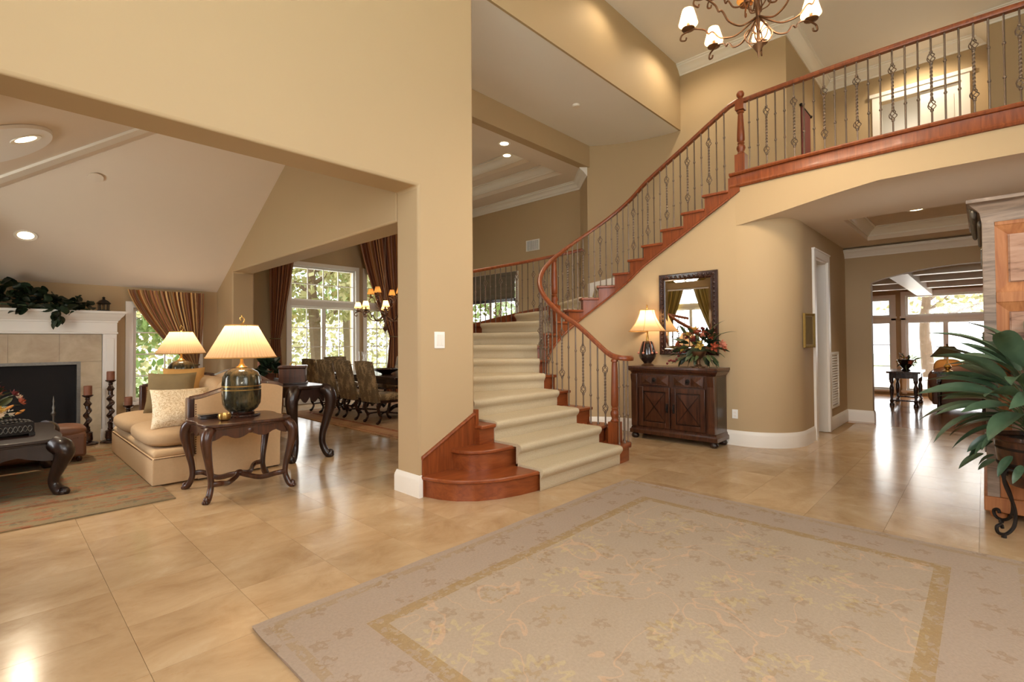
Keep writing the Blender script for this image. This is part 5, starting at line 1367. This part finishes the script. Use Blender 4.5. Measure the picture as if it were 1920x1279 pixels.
# ---- coffee table things, ottoman
mbx = thing('metal_box', 'pierced dark metal box with domed lid on the coffee table', 'box', (.13, 6.50, .512), .15)
MB().box(-.17, .17, -.11, .11, .02, .13).build('case', 'black_iron', mbx, bevel=.004)
for sx in (-1, 1):
    for sy in (-1, 1): MB().box(sx * .15 - .025, sx * .15 + .025, sy * .095 - .018, sy * .095 + .018, 0, .03).build('foot', 'black_iron', mbx)
m = MB(); 
for i in range(9):
    for j in range(5): m.ball((-.14 + i * .035, -.08 + j * .04, .135 + .03 * (1 - (i - 4) ** 2 / 20) * (1 - (j - 2) ** 2 / 5)), (.021, .022, .014), 7, 5)
m.box(-.165, .165, -.105, .105, .125, .14).build('filigree_lid', 'black_iron', mbx)
for sg in (1, -1): MB().tube([(-.15 + t * .006, -.112, .075 + sg * .03 * sin(t * .5)) for t in range(51)], .004, 5).build('scrollwork', 'pewter', mbx)
mbx.scale = (.85, .85, .9)
fb = thing('flower_arrangement', 'rose, lily and burgundy flower arrangement on the coffee table', 'flowers', (-.15, 6.78, .512))
MB().lathe([(.10, 0), (.13, .02), (.17, .07), (.175, .10), (.16, .10), (0, .08)], 20).build('bowl', 'glaze_dark', fb)
MB().ball((0, 0, .10), (.15, .15, .07), 12, 8).build('moss_bed', 'moss', fb)
bouquet(fb, (.02, 0, .12), (.40, .28, .38), 44, 80, ['flower_burgundy', 'rose_cream', 'flower_pink', 'flower_rust', 'rose_cream', 'flower_yellow'], 11, hang=.35, longs=8, sc=1.35)
for dx, dy, dz in ((.22, -.12, .22), (.30, .0, .16)):
    MB().tube(spline([(0, 0, .1), (dx * .6, dy * .6, dz * .9), (dx, dy, dz)]), .004, 5).build('stem', 'stem_green', fb)
    MB().ball((0, 0, 0), (.045, .013, .013), 10, 6).xf(ry=-.5, rz=.4, loc=(dx + .05, dy, dz + .03)).build('lily_bud', 'lily_orange', fb)
ot = thing('ottoman', 'brown leather ottoman between coffee table and fireplace', 'ottoman', (.28, 7.74, .012))
cushion(-.50, .50, -.24, .24, .28, .42, 5).build('padded_top', 'leather', ot, ang=180)
MB().box(-.49, .49, -.23, .23, .06, .34).build('body', 'leather', ot, bevel=.03, seg=3)
for sx in (-1, 1):
    for sy in (-1, 1): MB().lathe([(.02, 0), (.03, .03), (.025, .06)], 10, (sx * .43, sy * .17, 0)).build('foot', 'dark_wood', ot)
m = MB()
for i in range(30): m.ball((lerp(-.48, .48, i / 29), -.242, .28), .006, 6, 4)
m.build('nailheads', 'bronze', ot)['kind'] = 'stuff'

# ---- curtains: top from xa to xb, gathered at a tie, falling to the floor
def curtain(label, mat, A, B, ztop, tie, zb, side=1, pleats=13, amp=.035, inward=(0, -1), puddle=None, group=None):
    """A,B plan points of the heading; tie=(t along AB, z, halfwidth); cloth hangs straight below the tie"""
    c = thing('curtain', label, 'curtain', ((A[0] + B[0]) / 2, (A[1] + B[1]) / 2, 0), 0, group)
    Av, Bv = Vector((*A, 0)), Vector((*B, 0)); d = Bv - A_ if False else Bv - Av; nv_ = Vector((*inward, 0)); L_ = d.length
    tt, tz, hwid = tie
    def fn(u, v):
        if v < .72:
            t = v / .72; z = lerp(ztop, tz, t)
            bow = t ** 1.35 if True else t
            lo = lerp(0, tt - hwid, bow) ; hi = lerp(1, tt + hwid, t ** 2.2 if tt > .5 else t ** 1.35)
            if tt <= .5: lo = lerp(0, tt - hwid, t ** 2.2)
            a_ = lerp(amp, amp * .45, t)
        else:
            t = (v - .72) / .28; z = lerp(tz, zb, t); w = lerp(hwid, hwid * 1.7, min(1, t * 1.5)); lo, hi = tt - w, tt + w; a_ = lerp(amp * .45, amp * .7, t)
        s = lerp(lo, hi, u); p = Av + d * s + nv_ * (.05 + a_ * sin(2 * pi * pleats * u) + .4 * a_ * sin(2 * pi * (pleats * 1.7) * u + 1))
        return (p.x, p.y, z)
    m = MB().surf(fn, pleats * 8, 36, uv=True); cl = m.build('cloth', mat, c, world=True, ang=180)
    p = Av + d * tt + nv_ * .05
    MB().tube([p + Vector((0, 0, tz)) + d.normalized() * (hwid * L_ + .015) * cos(a * pi / 8) + nv_ * .05 * sin(a * pi / 8) for a in range(16)], .012, 6, closed=True).build('tie_back', 'olive_velvet', c, world=True)
    return c
def rodset(label, A, B, z, r=.014, rings=0, inward=(0, -1)):
    c = thing('curtain_rod', label, 'curtain rod', ((A[0] + B[0]) / 2, (A[1] + B[1]) / 2, z)); nv_ = Vector((*inward, 0)) * .05
    a, b = Vector((*A, z)) + nv_, Vector((*B, z)) + nv_
    MB().tube([a, b], r, 10).build('rod', 'dark_wood', c, world=True)
    for p in (a, b): MB().ball(p, .035, 12, 8).build('finial', 'dark_wood', c, world=True)
    for i in range(rings): p = a.lerp(b, (i + .5) / rings); MB().tube([p + Vector((0, .03 * cos(t * pi / 6), .03 * sin(t * pi / 6))) for t in range(12)], .005, 5, closed=True).build('ring', 'dark_wood', c, world=True)
curtain('brown striped silk curtain swept aside from the window by the fireplace', 'curtain_silk', (1.37, 9.12), (2.36, 9.12), 2.16, (.86, 1.02, .06), .02, pleats=15)
curtain('gold curtain at the near side of the living room side window', 'curtain_gold', (-1.48, 5.40), (-1.48, 6.42), 3.25, (.10, 1.05, .08), .02, pleats=8, inward=(1, 0))
curtain('gold curtain at the far side of the living room side window', 'curtain_gold', (-1.48, 6.58), (-1.48, 7.60), 3.25, (.90, 1.05, .08), .02, pleats=8, inward=(1, 0))
rodset('dark rod over the living room side window', (-1.50, 5.36), (-1.50, 7.64), 3.27, inward=(1, 0))

# ================================================================ DINING ROOM
rug('dining_rug', 'tan dining rug with dark red edge under the dining table', 3.90, 7.40, 5.95, 9.85, 'rug_dining')
curtain('bronze striped curtain tied back at the left of the tall dining window', 'curtain_bronze', (4.00, 10.86), (4.62, 10.86), 4.10, (.22, 1.45, .16), .02, pleats=8, amp=.04)
curtain('bronze striped curtain sweeping over the right of the tall dining window', 'curtain_bronze', (5.98, 10.80), (7.40, 10.80), 4.10, (.72, 1.50, .10), .02, pleats=16, amp=.045)
rodset('dark curtain rod with rings high over the dining windows', (3.9, 10.86), (7.6, 10.86), 4.13, .018, 22)
rs = thing('roman_shade', 'grey-brown roman shade half raised on the dining side window', 'blind', (XD, 8.85, 2.3))
def rsf(u, v): return (XD - .05 - .02 * abs(sin(v * pi * 4)) * v, lerp(7.93, 9.77, u), lerp(2.94, 2.36, v))
MB().surf(rsf, 4, 32).build('cloth', 'roman_grey', rs, world=True, ang=180)
MB().box(XD - .09, XD - .04, 7.93, 9.77, 2.30, 2.37).build('bottom_bar', 'dark_wood', rs, world=True)
MB().box(XD - .07, XD, 7.9, 9.8, 2.92, 3.0).build('headrail', 'roman_grey', rs, world=True)
# ---- chairs: tall upholstered back, facing +x locally
def make_chair():
    c = thing('dining_chair', 'x', 'chair', (0, 0, 0), 0, 'tall damask dining chairs')
    def bk(u, v, s):
        y = lerp(-.26, .26, u) * (1 - .02 * v); z = lerp(.36, 1.03, v) + (.012 * sin(pi * u) if v > .95 else 0); x = -.25 - .14 * v + s * (.058 - .008 * abs(u - .5)) * (1 if .02 < u < .98 and v < .99 else .4)
        return (x, y, z)
    m = MB().surf(lambda u, v: bk(u, v, 1), 10, 10, flip=False).surf(lambda u, v: bk(u, v, -1), 10, 10, flip=True)
    for side in (0, 1): m.surf(lambda u, v, side=side: bk(side, v, lerp(-1, 1, u)), 2, 10)
    m.surf(lambda u, v: bk(u, 1, lerp(-1, 1, v)), 10, 2); m.surf(lambda u, v: bk(u, 0, lerp(-1, 1, v)), 10, 2)
    m.build('backrest', 'damask', c, ang=60)
    cushion(-.27, .25, -.25, .25, .36, .50, 5).build('seat', 'damask', c, ang=180)
    MB().box(-.25, .24, -.235, .235, .34, .385).build('seat_rail', 'dark_wood', c, bevel=.005)
    for sx, sy in ((1, 1), (1, -1), (-1, 1), (-1, -1)):
        x, y = sx * .20, sy * .205; o = .04 * sx
        MB().tube(spline([(x, y, .36), (x + o, y, .30), (x + o * .6, y, .20), (x - o * .3, y, .11), (x + o * .5, y, .04), (x + o * 1.1, y, .028)], 4), [.03] * 5 + [.026] * 5 + [.02] * 6 + [.024] * 5, 8).ball((x + o * 1.1, y, .024), (.032, .026, .024), 8, 6).build('leg', 'dark_wood', c)
    MB().tube(spline([(-.2, -.2, .14), (-.05, -.06, .16), (.2, .2, .14)]), .014, 6).tube(spline([(-.2, .2, .14), (-.05, .06, .16), (.2, -.2, .14)]), .014, 6).build('stretcher', 'dark_wood', c)
    return c
CH0 = make_chair()
spots = [(4.60, 7.38, 0, 'tall damask dining chair nearest the pillar, back to the living room'),
         (4.60, 8.09, 0, 'second damask dining chair from the pillar, back to the living room'),
         (4.60, 8.78, 0, 'third damask dining chair from the pillar, back to the living room'),
         (4.60, 9.42, 0, 'damask dining chair farthest from the pillar in the near row'),
         (5.30, 10.12, -pi / 2, 'damask dining chair at the window end of the table'),
         (6.00, 9.42, pi, 'damask dining chair on the far side of the dining table')]
for i, (x, y, a, lb) in enumerate(spots):
    if i == 0: CH0.location = (x, y, .013); CH0['label'] = lb
    else: copytree(CH0, (x, y, .013), a, lb)
# ---- table
dt = thing('dining_table', 'long dark wood dining table on twin pedestals', 'table', (5.30, 8.45, .013))
MB().prism([(.58 * sx * (1 if k != 1 else 1), y) for sx, y, k in ((-1, -1.2, 0), (1, -1.2, 0), (1, 1.2, 0), (-1, 1.2, 0))], .70, .75).build('top', 'dark_wood', dt, bevel=.015)
MB().box(-.48, .48, -1.1, 1.1, .60, .70).build('apron', 'dark_wood', dt, bevel=.01)
for y in (-.65, .65):
    MB().lathe([(.10, .10), (.13, .16), (.08, .25), (.06, .34), (.11, .46), (.12, .54), (.07, .60)], 16, (0, y, 0)).build('pedestal', 'dark_wood', dt)
    for k in range(4): a = k * pi / 2 + pi / 4; MB().tube(spline([(.05 * cos(a), y + .05 * sin(a), .18), (.2 * cos(a), y + .2 * sin(a), .15), (.34 * cos(a), y + .34 * sin(a), .035)]), .035, 8).build('foot', 'dark_wood', dt)
bo = thing('centre_bowl', 'wide dark wooden bowl on the dining table', 'bowl', (5.10, 8.10, .763)); MB().lathe([(.08, 0), (.10, .02), (.20, .06), (.26, .10), (.25, .105), (.18, .07), (0, .04)], 24).build('bowl', 'dark_wood', bo)
for x, y, lb in ((4.98, 8.75, 'glass hurricane candle holder on the near side of the dining table'), (5.45, 7.75, 'glass hurricane candle holder beside the bowl, partly behind the pillar')):
    hu = thing('hurricane_lamp', lb, 'candle holder', (x, y, .763))
    MB().lathe([(.06, 0), (.06, .012), (.02, .03), (.016, .10), (.03, .12), (.045, .13), (0, .132)], 16).build('stem', 'bronze', hu)
    MB().lathe([(.045, .13), (.06, .16), (.075, .22), (.065, .32), (.08, .42)], 20, cap=False).build('glass', 'clear_glass', hu)
    MB().lathe([(.03, .132), (.03, .22), (0, .22)], 12).build('candle', 'rose_cream', hu)
chandelier('dining_chandelier', 'bronze chandelier with glowing orange shades over the dining table', (5.24, 8.36, 1.50), 5.2, .50, 8, .30, 4, .62, 4, body_h=1.1, shade_r=(.07, .04), shade_h=.11)

# ================================================================ UPSTAIRS, FAMILY ROOM, OUTDOORS
tp = thing('wall_tapestry', 'dark red patterned tapestry on the upstairs corridor wall', 'tapestry', (9.58, 2.16, 4.75), pi / 2)
MB().box(-.02, -.004, -.27, .27, -.5, .5).build('cloth', 'flower_burgundy', tp)
MB().tube([(-.02, -.31, .51), (-.02, .31, .51)], .012, 8).ball((-.02, -.32, .51), .025, 10, 6).ball((-.02, .32, .51), .025, 10, 6).build('hanging_rod', 'black_iron', tp)

# ---- family room shell
FZ = 2.58
smesh('ceiling_family', MB().box(10.0, 15.5, -4.2, 4.2, FZ, FZ + .1), 'family_ceiling')
for i, x in enumerate((10.9, 12.25, 13.8)): trim(MB().box(x - .09, x + .09, -4.1, 4.1, FZ - .14, FZ))
trim(MB().box(10.02, 15.2, .86, 1.14, FZ - .20, FZ - .005))
FH = [(1.64, 2.75, .12, 1.78), (1.64, 2.75, 1.90, 2.34), (-1.05, 1.36, .12, 1.78), (-1.05, 1.36, 1.90, 2.40)]
smesh('wall_family_back', holed(MB(), 'y', 15.2, 15.45, -4.2, 4.2, 0, FZ, FH), 'wall_paint')
smesh('wall_family_left', MB().box(10.0, 15.45, 4.2, 4.4, 0, FZ), 'wall_paint')
smesh('wall_family_right', MB().box(10.0, 15.45, -4.4, -4.2, 0, FZ), 'wall_paint')
smesh('wall_family_front', MB().box(9.86, 10.0, 1.86, 4.3, 0, FZ), 'wall_paint')
window((15.2, 2.75), -pi / 2, 1.11, .12, 1.78, [(0, 1.11, .12, 1.78, 3, 3)])
window((15.2, 2.75), -pi / 2, 1.11, 1.90, 2.34, [(0, 1.11, 1.90, 2.34, 1, 1)])
window((15.2, 1.36), -pi / 2, 2.41, .12, 1.78, [(0, .72, .12, 1.78, 1, 1), (.72, 1.45, .12, 1.78, 1, 1), (1.45, 2.41, .12, 1.78, 1, 1)])
window((15.2, 1.36), -pi / 2, 2.41, 1.90, 2.40, [(0, 2.41, 1.90, 2.40, 1, 1)])
# ---- small dark table with turned legs, flower pot
def turned_leg(m, x, y, H, r=.03):
    return m.box(x - r * 1.1, x + r * 1.1, y - r * 1.1, y + r * 1.1, H - .14, H).lathe([(r * 1.2, 0), (r * 1.3, .03), (r * .8, .07), (r * 1.15, .10), (r * .6, .14), (r * .95, H * .4), (r * 1.15, H * .55), (r * .6, H - .22), (r * 1.1, H - .17), (r, H - .14)], 12, (x, y, 0))
ft = thing('side_table', 'black side table with turned legs beyond the arch', 'table', (13.05, 1.18, .002))
MB().box(-.56, .56, -.27, .27, .66, .70).build('top', 'dark_wood', ft, bevel=.006); MB().box(-.50, .50, -.22, .22, .56, .66).build('apron', 'dark_wood', ft)
for sx in (-1, 1):
    for sy in (-1, 1): turned_leg(MB(), sx * .47, sy * .19, .66, .035).build('leg', 'dark_wood', ft)
    MB().box(sx * .47 - .015, sx * .47 + .015, -.19, .19, .10, .13).build('stretcher', 'dark_wood', ft)
for sy in (-1, 1): MB().box(-.47, .47, sy * .19 - .015, sy * .19 + .015, .10, .13).build('stretcher', 'dark_wood', ft)
fpot = thing('flower_pot', 'dark bowl planter with small blooms on the black side table', 'planter', (12.95, 1.17, .702))
MB().lathe([(.07, 0), (.08, .02), (.05, .04), (.10, .10), (.14, .20), (.15, .23), (.13, .23), (0, .2)], 18).build('bowl', 'glaze_dark', fpot)
bouquet(fpot, (0, -.02, .18), (.13, .18, .10), 6, 20, ['flower_rust', 'flower_yellow'], 21, hang=.8, longs=2)
for k in range(4): a = k * pi / 2 + .5; MB().tube([(.11 * cos(a), .11 * sin(a), .2), (.12 * cos(a), .12 * sin(a), .36)], .004, 5).build('stake', 'black_iron', fpot)
# ---- sofa, sofa table and lamp in the family room
fs_ = thing('sofa', 'brown sofa with golden cushions in the family room, back to the arch', 'sofa', (12.95, -.35, .002))
cushion(-.42, -.20, -1.25, 1.16, .25, .86, 5).build('back', 'leather', fs_, ang=180)
for y in (-1.1, 1.02): cushion(-.35, .45, y - .14, y + .16, .1, .66, 4).build('arm', 'sofa_orange', fs_, ang=180)
MB().box(-.38, .45, -1.2, 1.1, .08, .36).build('base', 'leather', fs_, bevel=.03)
for y in (-.6, .0, .55): cushion(-.28, .42, y - .3, y + .3, .34, .50, 5).build('seat_cushion', 'sofa_orange', fs_, ang=180)
for y in (-.65, -.05, .45, .86): cushion(-.32, -.10, y - .22, y + .22, .48, .95, 3).build('back_cushion', 'sofa_orange', fs_, ang=180)
for x in (-.34, .4):
    for y in (-1.1, 1.0): MB().box(x - .03, x + .03, y - .03, y + .03, 0, .1).build('foot', 'dark_wood', fs_)
fst = thing('sofa_table', 'narrow dark table with twisted legs behind the family room sofa', 'table', (12.26, -.2, .002))
MB().box(-.18, .18, -.95, .92, .70, .74).build('top', 'dark_wood', fst, bevel=.006)
MB().box(-.14, .14, -.88, .85, .62, .70).build('apron', 'dark_wood', fst)
for x in (-.13, .13):
    for y in (-.85, .22, .82): turned_leg(MB(), x, y, .70, .026).build('leg', 'dark_wood', fst)
fl_ = thing('table_lamp', 'lamp with dark olive cone shade on the family room sofa table', 'lamp', (12.26, .50, .742))
MB().lathe([(.08, 0), (.08, .015), (.03, .04), (.06, .09), (.03, .14), (.012, .17), (.01, .45)], 16).build('base', 'brass', fl_)
MB().lathe([(.25, .27), (.10, .47)], 24, cap=False).build('lamp_shade', 'olive_shade', fl_, ang=80)
MB().lathe([(.01, .45), (.02, .49), (.006, .51), (0, .54)], 10).build('finial', 'dark_wood', fl_)
light('lamp_bulb', 'POINT', (0, 0, .36), 5, (1, .75, .45), parent=fl_, shadow_soft_size=.04)

# ---- outdoors
smesh('ground', MB().box(-40, 60, -40, 60, -.3, -.1), 'lawn')
smesh('patio', MB().box(15.5, 30, -10, 12, -.1, -.06), 'patio_stone')
def tree(name, label, x, y, h, cr, mat, seed, trunk=.16, group='garden trees outside the windows', n=1500, bottom=.35):
    rnd = random.Random(seed); t = thing(name, label, 'tree', (x, y, -.1), 0, group)
    bend = rnd.uniform(-.4, .4)
    m = MB().tube(spline([(0, 0, 0), (bend * .4, .1, h * .3), (bend, 0, h * .6), (bend * .7, 0, h * .85)]), [trunk * (1 - .6 * i / 18) for i in range(19)], 8)
    tips = []
    for k in range(8):
        a = rnd.uniform(0, 6.3); z = lerp(h * .35, h * .8, k / 7); tip = (cr * .75 * cos(a), cr * .75 * sin(a), z + rnd.uniform(.3, 1.0)); tips.append(tip)
        m.tube(spline([(bend * .6, 0, z), (tip[0] * .5, tip[1] * .5, z + .4), tip]), [trunk * .35 * (1 - .75 * i / 12) for i in range(13)], 6)
    m.build('trunk', 'bark', t)
    f = MB(); vs = []; fs = []
    for i in range(n):
        tip = tips[i % 8]; p = Vector(tip) * .85 + Vector((rnd.gauss(0, cr * .28), rnd.gauss(0, cr * .28), rnd.gauss(0, cr * .22)))
        if p.z < h * bottom: p.z = h * bottom + rnd.random() * .5
        u = Vector((rnd.gauss(0, 1), rnd.gauss(0, 1), rnd.gauss(0, 1))).normalized(); w = u.cross(Vector((rnd.gauss(0, 1), rnd.gauss(0, 1), rnd.gauss(0, 1)))).normalized(); s = rnd.uniform(.06, .15)
        o = len(vs); vs += [p - u * s, p + w * s * .6, p + u * s, p - w * s * .6]; fs.append((o, o + 1, o + 2, o + 3))
    o = f.add(vs, fs).build('foliage', mat, t, ang=180); o['kind'] = 'stuff'
tree('garden_tree', 'leaning tree with pale leaves close outside the tall dining window', 6.9, 14.6, 6.0, 2.0, 'leaf_outdoor', 1, .22, n=2600)
tree('garden_tree', 'pale leafy tree left of centre outside the dining window', 4.6, 19.0, 7.5, 2.8, 'leaf_outdoor', 2, .2, n=3200)
tree('garden_tree', 'green tree farther off behind the dining window trees', 10.5, 19.5, 7.5, 3.0, 'leaf_outdoor_green', 3, .2, n=3200)
tree('garden_tree', 'green tree outside the window by the fireplace', 1.6, 15.0, 4.5, 1.9, 'leaf_outdoor_green', 4, .14, n=2000, bottom=.2)
tree('garden_tree', 'distant pale tree outside the family room doors', 24.0, 1.5, 6.0, 2.6, 'leaf_outdoor', 5, .2, n=1500)
tree('garden_tree', 'green tree beside the patio left of the family room doors', 22.0, 6.0, 5.0, 2.2, 'leaf_outdoor_green', 6, .18, n=1500, bottom=.15)
tree('garden_tree', 'green tree outside the dining side window', 13.0, 13.0, 5.0, 2.2, 'leaf_outdoor_green', 9, .18, n=1500, bottom=.15)
def shrub(label, x, y, w_, h, seed, mat='leaf_outdoor_green'):
    rnd = random.Random(seed); t = thing('garden_shrub', label, 'shrub', (x, y, -.1), 0, 'low garden shrubs outside'); vs = []; fs = []
    for i in range(700):
        p = Vector((rnd.gauss(0, w_ * .4), rnd.gauss(0, w_ * .3), abs(rnd.gauss(0, h * .45)) + .05)); u = Vector((rnd.gauss(0, 1), rnd.gauss(0, 1), rnd.gauss(0, 1))).normalized(); w = u.orthogonal(); s = rnd.uniform(.04, .09)
        o = len(vs); vs += [p - u * s, p + w * s * .6, p + u * s, p - w * s * .6]; fs.append((o, o + 1, o + 2, o + 3))
    o = MB().add(vs, fs).build('foliage', mat, t, ang=180); o['kind'] = 'stuff'
    MB().tube([(0, 0, 0), (.05, 0, h * .5)], .03, 6).build('stem', 'bark', t)
def hedge(label, x0, x1, y0, y1, h, seed, mat):
    rnd = random.Random(seed); vs = []; fs = []; t = thing('garden_hedge', label, 'hedge', ((x0 + x1) / 2, (y0 + y1) / 2, -.1))
    for i in range(5000):
        p = Vector((rnd.uniform(x0, x1), rnd.uniform(y0, y1), rnd.random() ** .8 * h * rnd.uniform(.7, 1.1))) - Vector((t.location.x, t.location.y, 0)); u = Vector((rnd.gauss(0, 1), rnd.gauss(0, 1), rnd.gauss(0, 1))).normalized(); w = u.orthogonal(); s = rnd.uniform(.08, .2)
        o = len(vs); vs += [p - u * s, p + w * s * .6, p + u * s, p - w * s * .6]; fs.append((o, o + 1, o + 2, o + 3))
    o = MB().add(vs, fs).build('foliage', mat, t, ang=180); o['kind'] = 'stuff'
hedge('long pale hedge closing the garden beyond the dining windows', -4, 18, 24, 25.5, 3.2, 51, 'leaf_outdoor')
shrub('low green shrub under the left half of the dining window', 4.6, 13.2, .8, .8, 31)
shrub('low green shrub under the right half of the dining window', 6.6, 13.3, 1.0, .7, 32)
shrub('green shrub outside the window by the fireplace', 2.0, 11.6, .7, .8, 33)
